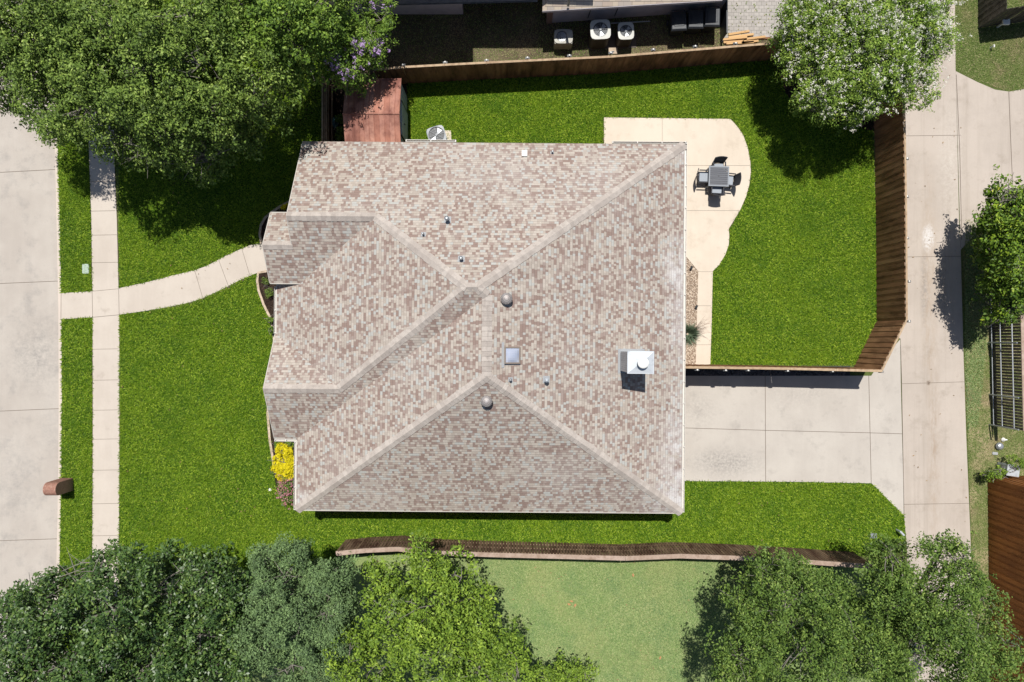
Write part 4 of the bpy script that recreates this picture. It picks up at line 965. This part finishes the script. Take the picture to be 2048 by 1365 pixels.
small('garden_spotlight', 'black spotlight beside the walkway halfway down the pebble bed', 'garden light', 1392, 614, .1, spot, METD)
ub = thing('utility_box', 'light grey utility box beside the orange stained fence', 'utility box', (*P(1998, 935, .0), 0), -.15)
g = MB(); g.box(.14, 0, .36, .55, .50, .72); g.build('cabinet', METW, ub, local=True, bevel=.05)
g = MB(); g.box(.14, 0, .735, .59, .54, .05); g.build('lid', METW, ub, local=True, bevel=.02); g = MB(); g.box(-.17, 0, .45, .08, .12, .3); g.tube((-.17, .1, 0), (-.17, .1, .6), .02); g.build('meter', METG, ub, local=True)
small('garden_globe', 'white glazed round pot on the verge below the slatted fence', 'pot', 2000, 893, .15, lambda g: g.lathe(0, 0, [(.09, 0), (.16, .06), (.18, .13), (.13, .22), (.06, .25)], 16), METG)
small('garden_ornament', 'small white ornament next to the round pot on the verge', 'ornament', 2008, 880, .1, lambda g: (g.lathe(0, 0, [(.07, 0), (.10, .06), (.03, .16)], 10), g.box(.08, 0, .08, .16, .05, .05)), WHITE)
small('paver_stone', 'flat pale stone on the grass left of the round pot', 'stone', 1989, 907, .0, lambda g: (g.rbox(0, 0, 0, .05, .26, .13, .04, -.1)), FLASH)
small('sprinkler_head', 'white round sprinkler cap in the front lawn by the pink flowers', 'sprinkler', 540, 980, .03, lambda g: (g.lathe(0, 0, [(.07, 0), (.075, .03), (.05, .045)], 14), g.lathe(0, 0, [(.02, .045), (.02, .06)], 8)), WHITE)
small('pipe_marker', 'small white pipe standing in the top right grass', 'pipe', 1983, 95, .1, lambda g: (g.tube((0, 0, 0), (.02, .05, .25), .03), g.tube((.02, .05, .25), (.04, -.05, .22), .035)), WHITE)
pcx = small('post_light', 'square pale lamp cap in front of the top right fence', 'lamp', 2012, 43, .6, lambda g: (g.box(0, 0, .28, .09, .09, .56), g.box(0, 0, .60, .33, .33, .1)), WHITE, .02)
pm = thing('pipe_bracket', 'weathered metal pipe stub where lawn meets alley', 'pipe', (*P(1797, 1062, .2), 0))
g = MB(); g.tube((0, 0, 0), (0, 0, .4), .05); g.tube((0, 0, .38), (.14, -.16, .42), .055); g.build('pipe', METW, pm, local=True)
# hose reel
hr = thing('garden_hose', 'coiled blue green garden hose hanging inside the short fence', 'hose', (ptsW[0][0]+.18, P(0, 246, .6)[1], .6))
g = MB()
for k in range(4):
    for i in range(22):
        t0, t1 = 2*math.pi*i/22, 2*math.pi*(i+1)/22; R_ = .22+.02*(k % 2); xk = .02+k*.03
        g.tube((xk, R_*math.cos(t0), R_*math.sin(t0)), (xk, R_*math.cos(t1), R_*math.sin(t1)), .015, n=5)
g.build('coil', M('hose_rubber', (.10, .22, .24), .5), hr, local=True)

# ------------------------------------------------------------------ vegetation
def leaves(cent, rad, per, size, upb, flat=.8, shell=.55, droop=0):
    """leaf quads gathered in clumps; returns vertices and random values"""
    m = len(cent); idx = np.repeat(np.arange(m), per); n = len(idx)
    d = RNG.normal(size=(n, 3)); d[:, 2] += .35; d /= np.linalg.norm(d, axis=1)[:, None]
    rr = rad[idx]*(shell+(1-shell)*RNG.random(n)**.6); p = cent[idx]+d*rr[:, None]*np.array([1, 1, flat])
    nr = d*.8+np.array([0, 0, upb+.25])+RNG.normal(size=(n, 3))*.75; nr /= np.linalg.norm(nr, axis=1)[:, None]
    a = RNG.normal(size=(n, 3)); a -= nr*(a*nr).sum(1)[:, None]; a /= np.linalg.norm(a, axis=1)[:, None]; b = np.cross(nr, a)
    L = size*RNG.uniform(.65, 1.35, n)[:, None]; Wd = L*RNG.uniform(.38, .6, n)[:, None]
    V = np.stack([p-a*L*.5, p+b*Wd*.5-a*L*.05, p+a*L*.5-nr*L*.12, p-b*Wd*.5-a*L*.05], 1)
    cr = RNG.random(m)[idx]; rn = np.clip(.62*RNG.random(n)**1.15+.38*cr, 0, 1)
    return V.reshape(-1, 3), rn
def tree(name, label, lobes, base, mat, leaf=.13, clump=.5, cover=1.5, per=60, trunk=.22, flowers=None, cat='tree', upb=.7, twigs=.1, shell=.5, base_z=0, limb=BARK, floww=None, outl=1.0, hollow=1.0, group=None):
    bx, by = base; root = thing(name, label, cat, (bx, by, 0), group=group)
    if leaf > .09: leaf *= .82; per = int(per*1.0); shell = .25
    cs = []; rs = []; lc = []
    for (px, py, z, rp, rz) in lobes:
        x, y = P(px, py, z); R = rp/sc(z); lc.append((x, y, z, R))
        n = max(4, int(cover*4.7*(R*R)/(clump*clump)))
        u = RNG.normal(size=(n, 3)); u[:, 2] = np.abs(u[:, 2])*1.0-.30; u /= np.linalg.norm(u, axis=1)[:, None]
        k = (.45+.55*RNG.random(n)**.45); k *= (1+.13*np.sin(np.arctan2(u[:, 1], u[:, 0])*3+x)+.08*np.sin(np.arctan2(u[:, 1], u[:, 0])*7+y))
        cs.append(np.array([x, y, z])+u*k[:, None]*np.array([max(.1, R-clump*.5), max(.1, R-clump*.5), rz])); rs.append(clump*RNG.uniform(.5, 1.35, n)*.8)
    ic = []
    for (x, y, z, R), l in zip(lc, lobes):                 # the shaded inside of the crown
        n = max(3, int(cover*2.6*(R*R)/(clump*clump))); q = RNG.normal(size=(n, 3)); q /= np.linalg.norm(q, axis=1)[:, None]; q *= (RNG.random(n)**.4)[:, None]
        ic.append(np.array([x, y, z-l[4]*.9])+q*np.array([R*.86, R*.86, l[4]*.5]))
    ic = np.concatenate(ic)
    cs = np.concatenate(cs); rs = np.concatenate(rs)
    ph = RNG.uniform(0, 6, 6); X_, Y_ = cs[:, 0], cs[:, 1]   # boughs and hollows in the crown surface
    nz = (np.sin(X_*2.1+ph[0]+1.3*np.sin(Y_*1.3+ph[1]))+np.sin(Y_*2.3+ph[2]+1.3*np.sin(X_*1.6+ph[3]))+.8*np.sin((X_+Y_)*3.7+ph[4])*np.sin((X_-Y_)*3.1+ph[5]))/2.8
    amp = min(.95, clump*2.0)*hollow; cs[:, 2] += amp*nz
    keep = (nz > -.34) | (RNG.random(len(cs)) > .8*hollow); cs = cs[keep]; rs = rs[keep]
    V0, r0 = leaves(ic, np.full(len(ic), clump*.8), max(10, per//2), leaf*1.35, upb, shell=.2)
    V, rn = leaves(cs, rs, per, leaf, upb, shell=shell)
    # scattered outlying sprays give a ragged edge
    k = RNG.random(len(cs)) < .35*outl; c2 = cs[k]+RNG.normal(size=(k.sum(), 3))*clump*.75; V2, r2 = leaves(c2, np.full(len(c2), clump*.45), max(6, per//4), leaf, upb, shell=.1)
    crown = rawmesh('crown', np.concatenate([V, V2, V0]), 4, np.concatenate([rn, r2, r0]), mat, root)
    t = MB(); zt = min(l[2] for l in lc)-.6; zt = max(zt*.55, .5)
    cx = sum(l[0] for l in lc)/len(lc); cy = sum(l[1] for l in lc)/len(lc)
    fork = (bx+(cx-bx)*.25, by+(cy-by)*.25, zt)
    t.tube((bx, by, base_z-.05), (bx, by, .25), trunk*1.35, trunk, 10); t.tube((bx, by, .25), fork, trunk, trunk*.8, 10)
    t.build('trunk', limb, root)
    b = MB()
    for (x, y, z, R) in lc:
        mid = ((fork[0]+x)/2+random.uniform(-.2, .2), (fork[1]+y)/2+random.uniform(-.2, .2), (fork[2]+z)/2-.2)
        b.tube(fork, mid, trunk*.4, trunk*.26, 7); b.tube(mid, (x, y, z-.35), trunk*.26, trunk*.1, 6)
        near = np.argsort(((cs-np.array([x, y, z]))**2).sum(1))
        near = near[:max(4, int(len(near)/len(lc)))]
        for i in near:
            if random.random() < twigs:
                m_ = (np.array([x, y, z])+cs[i])/2+RNG.normal(size=3)*.12; e = cs[i]+(cs[i]-np.array([x, y, z]))*.08
                b.tube((x, y, z), tuple(m_), trunk*.12, trunk*.07, 4); b.tube(tuple(m_), tuple(e), trunk*.07, .008, 4)
                for _ in range(2):
                    e2 = m_+RNG.normal(size=3)*clump*.8+np.array([0, 0, clump*.35]); b.tube(tuple(m_), tuple(e2), .016, .006, 4)
    b.build('branches', TWIG if limb is BARK else limb, root)
    if flowers:
        fm, fn, fs, frac = flowers
        prob = RNG.random(len(cs)) < frac
        if floww: prob &= floww(cs)
        c3 = cs[prob]
        c3 = c3+RNG.normal(size=c3.shape)*clump*.35+np.array([0, 0, rs.mean()*.75])
        reps = np.repeat(c3, 3, axis=0)+RNG.normal(size=(len(c3)*3, 3))*clump*.5
        V, rn = leaves(reps, np.full(len(reps), fs*1.4), fn, fs, .8, shell=.2); fo = rawmesh('blossoms', V, 4, rn, fm, root); fo['kind'] = 'stuff'
    return root
L_OAK = leafmat('live_oak_leaves', [(0, (0.030, 0.054, 0.013)), (.5, (0.131, 0.210, 0.035)), (.85, (0.267, 0.366, 0.070)), (1, (0.466, 0.570, 0.164))], .09, .55, .22)
L_OAKC = leafmat('bright_oak_leaves', [(0, (0.033, 0.072, 0.013)), (.5, (0.121, 0.211, 0.026)), (.85, (0.233, 0.345, 0.047)), (1, (0.372, 0.493, 0.090))], .09, .55, .22)
L_RED = leafmat('dark_glossy_leaves', [(0, (0.021, 0.048, 0.015)), (.5, (0.065, 0.126, 0.028)), (.85, (0.136, 0.212, 0.045)), (.985, (0.286, 0.366, 0.101)), (1, (0.460, 0.396, 0.050))], .09, .42, .42)
L_GREY = leafmat('grey_green_leaves', [(0, (0.063, 0.096, 0.048)), (.5, (0.129, 0.207, 0.077)), (1, (0.249, 0.362, 0.138))], .09, .6, .2)
L_LIME = leafmat('lime_green_leaves', [(0, (0.045, 0.090, 0.013)), (.5, (0.152, 0.244, 0.026)), (.9, (0.283, 0.398, 0.048)), (.985, (0.414, 0.523, 0.084)), (1, (0.619, 0.605, 0.037))], .09, .55, .22)
L_SE = leafmat('mid_green_leaves', [(0, (0.033, 0.066, 0.015)), (.5, (0.106, 0.180, 0.031)), (.88, (0.205, 0.289, 0.058)), (1, (0.378, 0.454, 0.112))], .09, .55, .22)
L_MYR = leafmat('myrtle_leaves', [(0, (0.039, 0.068, 0.013)), (.5, (0.171, 0.282, 0.038)), (.88, (0.338, 0.450, 0.071)), (1, (0.503, 0.538, 0.114))], .09, .55, .22)
L_E = leafmat('pear_leaves', [(0, (0.042, 0.090, 0.015)), (.5, (0.109, 0.189, 0.019)), (.85, (0.230, 0.338, 0.026)), (1, (0.458, 0.449, 0.054))], .09, .5, .25)
F_WHITE = leafmat('white_blossom', [(0, (.60, .58, .48)), (1, (.86, .84, .76))], .2, .8, .1)
F_PURP = leafmat('lilac_blossom', [(0, (.36, .22, .46)), (1, (.62, .47, .72))], .2, .8, .1)
F_PINK = leafmat('pink_blossom', [(0, (.50, .16, .22)), (1, (.72, .36, .42))], .2, .8, .1)
L_YEL = leafmat('yellow_leaves', [(0, (.42, .40, .01)), (.5, (.72, .62, .01)), (1, (.90, .78, .03))], .2, .7, .2)

tree('live_oak', 'broad dark live oak spreading over the front lawn and sidewalk', [
    (300, 130, 7.2, 150, 1.8), (170, 215, 6, 95, 1.5), (335, 270, 5.3, 75, 1.3), (430, 215, 6, 95, 1.5), (400, 318, 4.6, 50, .9), (245, 290, 5, 50, 1), (300, 320, 4.6, 35, .8),
    (510, 170, 6.2, 90, 1.6), (520, 215, 4.7, 36, .9), (110, 250, 5, 40, 1), (430, 320, 4.5, 30, .8), (470, 275, 4.6, 50, .9), (230, 60, 7.2, 120, 1.6), (380, 30, 7.4, 130, 1.6), (200, 150, 6.6, 90, 1.4), (400, 130, 7.4, 90, 1.4), (330, 180, 6.9, 80, 1.3)],
    P(380, 250), L_OAK, .14, .44, 1.35, 50, .30)
tree('live_oak', 'olive green live oak over the street in the top left corner', [
    (60, 60, 6.8, 110, 1.7), (30, 160, 5.6, 60, 1.2), (100, 160, 6, 70, 1.3), (20, 215, 4.9, 32, .8), (140, 30, 7, 90, 1.5), (-40, 100, 6.5, 90, 1.5), (60, -40, 7, 110, 1.6), (70, 110, 6.2, 90, 1.3), (10, 60, 6.2, 80, 1.3), (150, 90, 6.4, 70, 1.3)],
    P(160, 110), L_OAK, .135, .44, 1.35, 50, .28)
tree('shade_tree', 'fresh green leafy tree at the top left beside the purple flowering tree', [
    (560, 50, 6.6, 100, 1.7), (630, 60, 6, 60, 1.3), (600, 110, 5.6, 60, 1.2), (480, 10, 7, 90, 1.5), (590, 150, 4.8, 34, .9), (640, 10, 6, 70, 1.3), (560, -40, 6.6, 100, 1.4)],
    P(610, 110), L_OAKC, .15, .46, 1.35, 48, .25)
tree('crape_myrtle', 'flowering tree with purple blossoms leaning over the shed roof', [
    (700, 110, 4.0, 60, 1), (735, 60, 4.2, 48, 1), (695, 155, 3.6, 34, .7), (715, 20, 4.3, 50, 1), (745, 110, 3.8, 30, .7), (680, 60, 4.4, 45, .9), (778, 20, 3.9, 16, .5), (715, 165, 3.4, 18, .5)],
    P(735, 110), L_OAKC, .12, .36, 1.25, 50, .11, flowers=(F_PURP, 12, .08, .6),
    floww=lambda c: (np.hypot(c[:, 0]-P(692, 125, 4)[0], c[:, 1]-P(0, 130, 4)[1]) < .65) | (np.hypot(c[:, 0]-P(752, 0, 4)[0], c[:, 1]-P(0, 105, 4)[1]) < .5) | (np.hypot(c[:, 0]-P(785, 0, 4)[0], c[:, 1]-P(0, 25, 4)[1]) < .5))
tree('crape_myrtle', 'large round crape myrtle covered in white blossoms at the yard corner', [
    (1720, 110, 4.6, 110, 1.2), (1620, 75, 4, 70, 1), (1590, 130, 3.6, 38, .8), (1650, 190, 3.7, 60, .9), (1735, 205, 3.6, 48, .8), (1825, 160, 4, 62, 1), (1860, 80, 4.1, 52, .9), (1795, 30, 4.6, 85, 1.1),
    (1680, 10, 4.6, 100, 1.1), (1590, 25, 4, 42, .8), (1610, 205, 3.4, 28, .6), (1700, 235, 3.3, 25, .6), (1860, 10, 4.1, 50, .8), (1735, -60, 4.5, 110, 1.1), (1580, 75, 3.7, 35, .8), (1760, 120, 4.4, 90, 1), (1700, 60, 4.4, 90, 1), (1790, 0, 4.3, 80, 1), (1815, 90, 4.2, 75, 1)],
    P(1690, 150), L_MYR, .10, .34, 1.6, 44, .13, flowers=(F_WHITE, 8, .065, .42), outl=.35, hollow=.45)
tree('pear_tree', 'bright green tree beyond the alley at the right edge', [
    (2036, 435, 3.85, 66, 1.1), (2015, 405, 3.65, 38, 0.8), (2040, 540, 3.85, 66, 1.1), (2030, 490, 4.05, 59, 1), (2018, 590, 3.15, 34, 0.7), (2100, 490, 4.65, 94, 1.4), (2005, 470, 3.15, 34, 0.7), (2010, 530, 3.25, 32, 0.6), (2030, 620, 3.25, 26, 0.5), (2090, 400, 4.25, 64, 1), (1986, 440, 2.85, 28, 0.6), (1988, 520, 2.65, 30, 0.6), (1995, 580, 2.65, 32, 0.6), (1990, 475, 2.85, 32, 0.6), (2002, 630, 2.75, 26, 0.5), (2010, 380, 3.45, 30, 0.6)],
    P(2050, 500), L_E, .17, .42, 1.15, 44, .14, twigs=.4, hollow=.9)
tree('red_oak', 'dark glossy green oak filling the bottom left corner', [
    (230, 1220, 6.8, 120, 1.7), (100, 1240, 6.2, 100, 1.5), (330, 1160, 5.8, 70, 1.2), (205, 1125, 5.2, 42, .9), (420, 1150, 5.5, 58, 1.1), (45, 1205, 5.3, 45, .9), (400, 1270, 6.4, 95, 1.4), (130, 1330, 6.8, 110, 1.6), (300, 1330, 6.8, 110, 1.5),
    (0, 1300, 6, 80, 1.3), (115, 1165, 5, 35, .8), (460, 1190, 5.6, 50, 1), (440, 1345, 6.3, 80, 1.3), (60, 1400, 6.6, 100, 1.4), (270, 1400, 6.8, 100, 1.4)],
    P(260, 1190), L_RED, .165, .44, 1.3, 44, .30, shell=.35)
tree('olive_tree', 'grey green tree between the dark oak and the lime green tree', [
    (570, 1150, 5.8, 72, 1.2), (640, 1175, 5.6, 55, 1.1), (530, 1110, 5, 30, .8), (690, 1145, 5, 26, .7), (600, 1250, 6.3, 62, 1.2), (585, 1330, 6.2, 55, 1.1), (655, 1225, 5.8, 50, 1), (600, 1105, 4.9, 28, .7), (530, 1200, 5.8, 45, 1), (505, 1250, 5.6, 42, 1), (530, 1300, 5.8, 50, 1), (680, 1215, 5.2, 40, .9), (650, 1290, 5.8, 55, 1), (640, 1350, 5.8, 55, 1)],
    P(610, 1150), L_GREY, .085, .36, 1.5, 85, .18, shell=.5)
tree('shade_tree', 'lime green tree with yellow tips below the side fence', [
    (850, 1220, 6.6, 95, 1.6), (845, 1125, 5.2, 42, 1), (910, 1150, 5.4, 48, 1), (780, 1220, 6.2, 62, 1.3), (940, 1250, 5.8, 65, 1.2), (1000, 1300, 5.4, 55, 1.1), (860, 1320, 6.8, 100, 1.5), (700, 1300, 6, 55, 1.1), (1035, 1345, 5, 42, .9),
    (760, 1150, 5.2, 40, .9), (960, 1340, 6, 70, 1.2), (740, 1370, 6.2, 70, 1.2), (960, 1200, 5.2, 34, .8), (840, 1090, 4.8, 18, .5)],
    P(880, 1180), L_LIME, .15, .42, 1.2, 42, .24, shell=.35)
tree('leafy_shrub', 'low green shrub at the bottom edge on the pale lawn', [(1130, 1355, 2.6, 38, .6), (1170, 1362, 2.6, 35, .6), (1090, 1370, 2.6, 40, .6)], P(1130, 1345), L_LIME, .12, .3, 1.2, 34, .06, cat='shrub')
tree('elm_tree', 'mid green tree beside the bottom right fence, left of the alley tree', [
    (1570, 1220, 6.3, 100, 1.5), (1525, 1135, 5, 38, .9), (1490, 1215, 5.3, 48, 1), (1480, 1310, 5.8, 65, 1.2), (1600, 1320, 6.8, 105, 1.5), (1640, 1180, 5.4, 58, 1.1), (1490, 1380, 6, 70, 1.1), (1580, 1150, 5.4, 48, 1), (1700, 1240, 6, 60, 1.1), (1660, 1330, 6.4, 80, 1.3)],
    P(1540, 1200), L_SE, .125, .42, 1.25, 50, .24, shell=.4)
tree('elm_tree', 'mid green tree spreading over the alley in the bottom right corner', [
    (1850, 1190, 6.4, 100, 1.5), (1775, 1105, 5, 36, .9), (1800, 1130, 5.3, 48, 1), (1895, 1110, 5.3, 42, 1), (1930, 1150, 5.4, 42, 1), (1770, 1220, 6, 75, 1.3), (1940, 1240, 6.2, 75, 1.3), (1850, 1310, 6.8, 110, 1.5), (2010, 1285, 5.8, 52, 1.1), (1740, 1320, 6.4, 70, 1.2), (1960, 1350, 6.4, 90, 1.3), (1900, 1085, 4.9, 20, .6), (1880, 1240, 6.2, 90, 1.2), (1820, 1260, 6, 80, 1.2), (1960, 1180, 5.4, 30, .8)],
    P(1780, 1180), L_SE, .12, .42, 1.25, 50, .26, shell=.4)
# shrubs and bedding plants
tree('yellow_shrub', 'bright yellow bush in the bed at the house corner', [(566, 925, .55, 26, .35), (572, 945, .5, 20, .3), (566, 905, .5, 18, .3), (555, 935, .4, 12, .25)], P(570, 928), L_YEL, .07, .16, 2.6, 70, .03, cat='shrub', outl=.5, twigs=.2)
tree('flowering_shrub', 'green bush with pink flowers below the bright yellow bush', [(575, 970, .6, 22, .3), (582, 992, .55, 18, .3), (563, 962, .4, 12, .25), (568, 988, .4, 12, .2)], P(580, 978), L_SE, .07, .18, 1.6, 32, .03, cat='shrub', outl=.6, twigs=.2, flowers=(F_PINK, 5, .065, .5))
tree('bedding_plant', 'small green shrub in the mulch left of the front wall', [(541, 640, .3, 7, .15), (543, 660, .3, 7, .15)], P(546, 645), L_OAKC, .05, .1, 1.6, 25, .02, cat='plant', outl=.4, twigs=.2)
tree('bedding_plant', 'olive plant in the mulch just below the front walk', [(530, 562, .3, 10, .12), (538, 585, .3, 11, .12)], P(536, 572), L_OAK, .045, .1, .9, 18, .02, cat='plant', outl=.4, twigs=.2)
tree('bedding_plant', 'green plant above the yellow bush against the wall', [(556, 892, .35, 9, .15), (577, 890, .35, 9, .15)], P(568, 890), L_OAKC, .05, .1, 1.4, 22, .02, cat='plant', outl=.4, twigs=.2)
tree('flower_clump', 'tiny yellow flowers in the bed at the roof edge above the walk', [(567, 415, .2, 6, .1), (574, 411, .2, 4, .1)], P(569, 413), L_YEL, .05, .08, 1.5, 20, .015, cat='flower', outl=.3, twigs=.1)
tree('garden_plant', 'leafy plant growing between the shed and the short fence', [(683, 240, .8, 12, .4), (686, 262, .7, 12, .3), (680, 275, .6, 10, .3)], P(688, 255), L_SE, .07, .14, 1.2, 25, .03, cat='plant', outl=.6, twigs=.3)
tree('climbing_shrub', 'low leafy branches of shrub at the start of the orange fence', [(1985, 952, .9, 14, .4), (2005, 946, .9, 12, .3), (2035, 925, 1.0, 16, .4)], P(1995, 950), L_LIME, .07, .15, 1.0, 22, .03, cat='shrub', outl=.6, twigs=.3)
# spiky blue green grass plant
yx, yy = P(1378, 668, .3); yu = thing('ornamental_grass', 'spiky blue green plant at the lower end of the pebble bed', 'plant', (yx, yy, 0))
n = 420; t = RNG.uniform(0, 2*math.pi, n); e = RNG.uniform(.25, 1.3, n); L = RNG.uniform(.35, .72, n)
d = np.stack([np.cos(t)*np.cos(e), np.sin(t)*np.cos(e), np.sin(e)], 1); q = np.stack([-np.sin(t), np.cos(t), 0*t], 1)*.010
p0 = np.array([yx, yy, .02])+np.stack([np.cos(t), np.sin(t), 0*t], 1)*.05; mid = p0+d*L[:, None]*.6; tip = mid+(d*np.array([1, 1, .3]))*L[:, None]*.4
V = np.stack([p0-q, p0+q, mid+q, tip, mid-q], 1).reshape(-1, 3)
rawmesh('leaves', V, 5, RNG.random(n), leafmat('blue_green_blades', [(0, (.09, .14, .085)), (1, (.24, .32, .20))], .2), yu)
bt = thing('bare_twig_plant', 'thin bare twigs leaning over the walkway by the spiky plant', 'plant', (*P(1388, 660, 0), 0))
g = MB()
for i in range(12):
    a = random.uniform(-.7, 1.1); L = random.uniform(.5, .95); tp = (L*math.cos(a)*.8, L*math.sin(a)*.8, random.uniform(.4, .9)); g.tube((0, 0, 0), tp, .007, .003, 4)
    for _ in range(3): f = random.uniform(.4, .9); g.tube(tuple(c*f for c in tp), (tp[0]*f+random.uniform(-.1, .2), tp[1]*f+random.uniform(-.12, .12), tp[2]*f+.12), .004, .002, 4)
g.build('twigs', M('red_twig', (.26, .15, .11), .9), bt, local=True)
o = blades('weeds', [PL([(1440, 5), (1600, 5), (1600, 70), (1443, 83)])], [], 16, DGRASS, (.05, .12), .03, .015); tag(o, 'small weeds growing between the grey pavers', 'weeds', kind='stuff')
# fallen leaves on the pale lawn
for px, py in ((1143, 1202), (1150, 1210), (1266, 1150), (1138, 1208), (1320, 1315)):
    x, y = P(px, py); g = MB()
    g.poly([(-.09, -.02, .055), (.0, -.05, .065), (.10, .0, .06), (.02, .05, .07), (-.05, .04, .06)]); o = g.build('fallen_leaf', M('dead_leaf', (.42, .22, .10), .9)); o.location = (x, y, 0); o.rotation_euler = (0, 0, random.random()*6)
    tag(o, 'dry brown fallen leaf lying on the pale lawn', 'leaf', 'fallen leaves on the pale lawn')
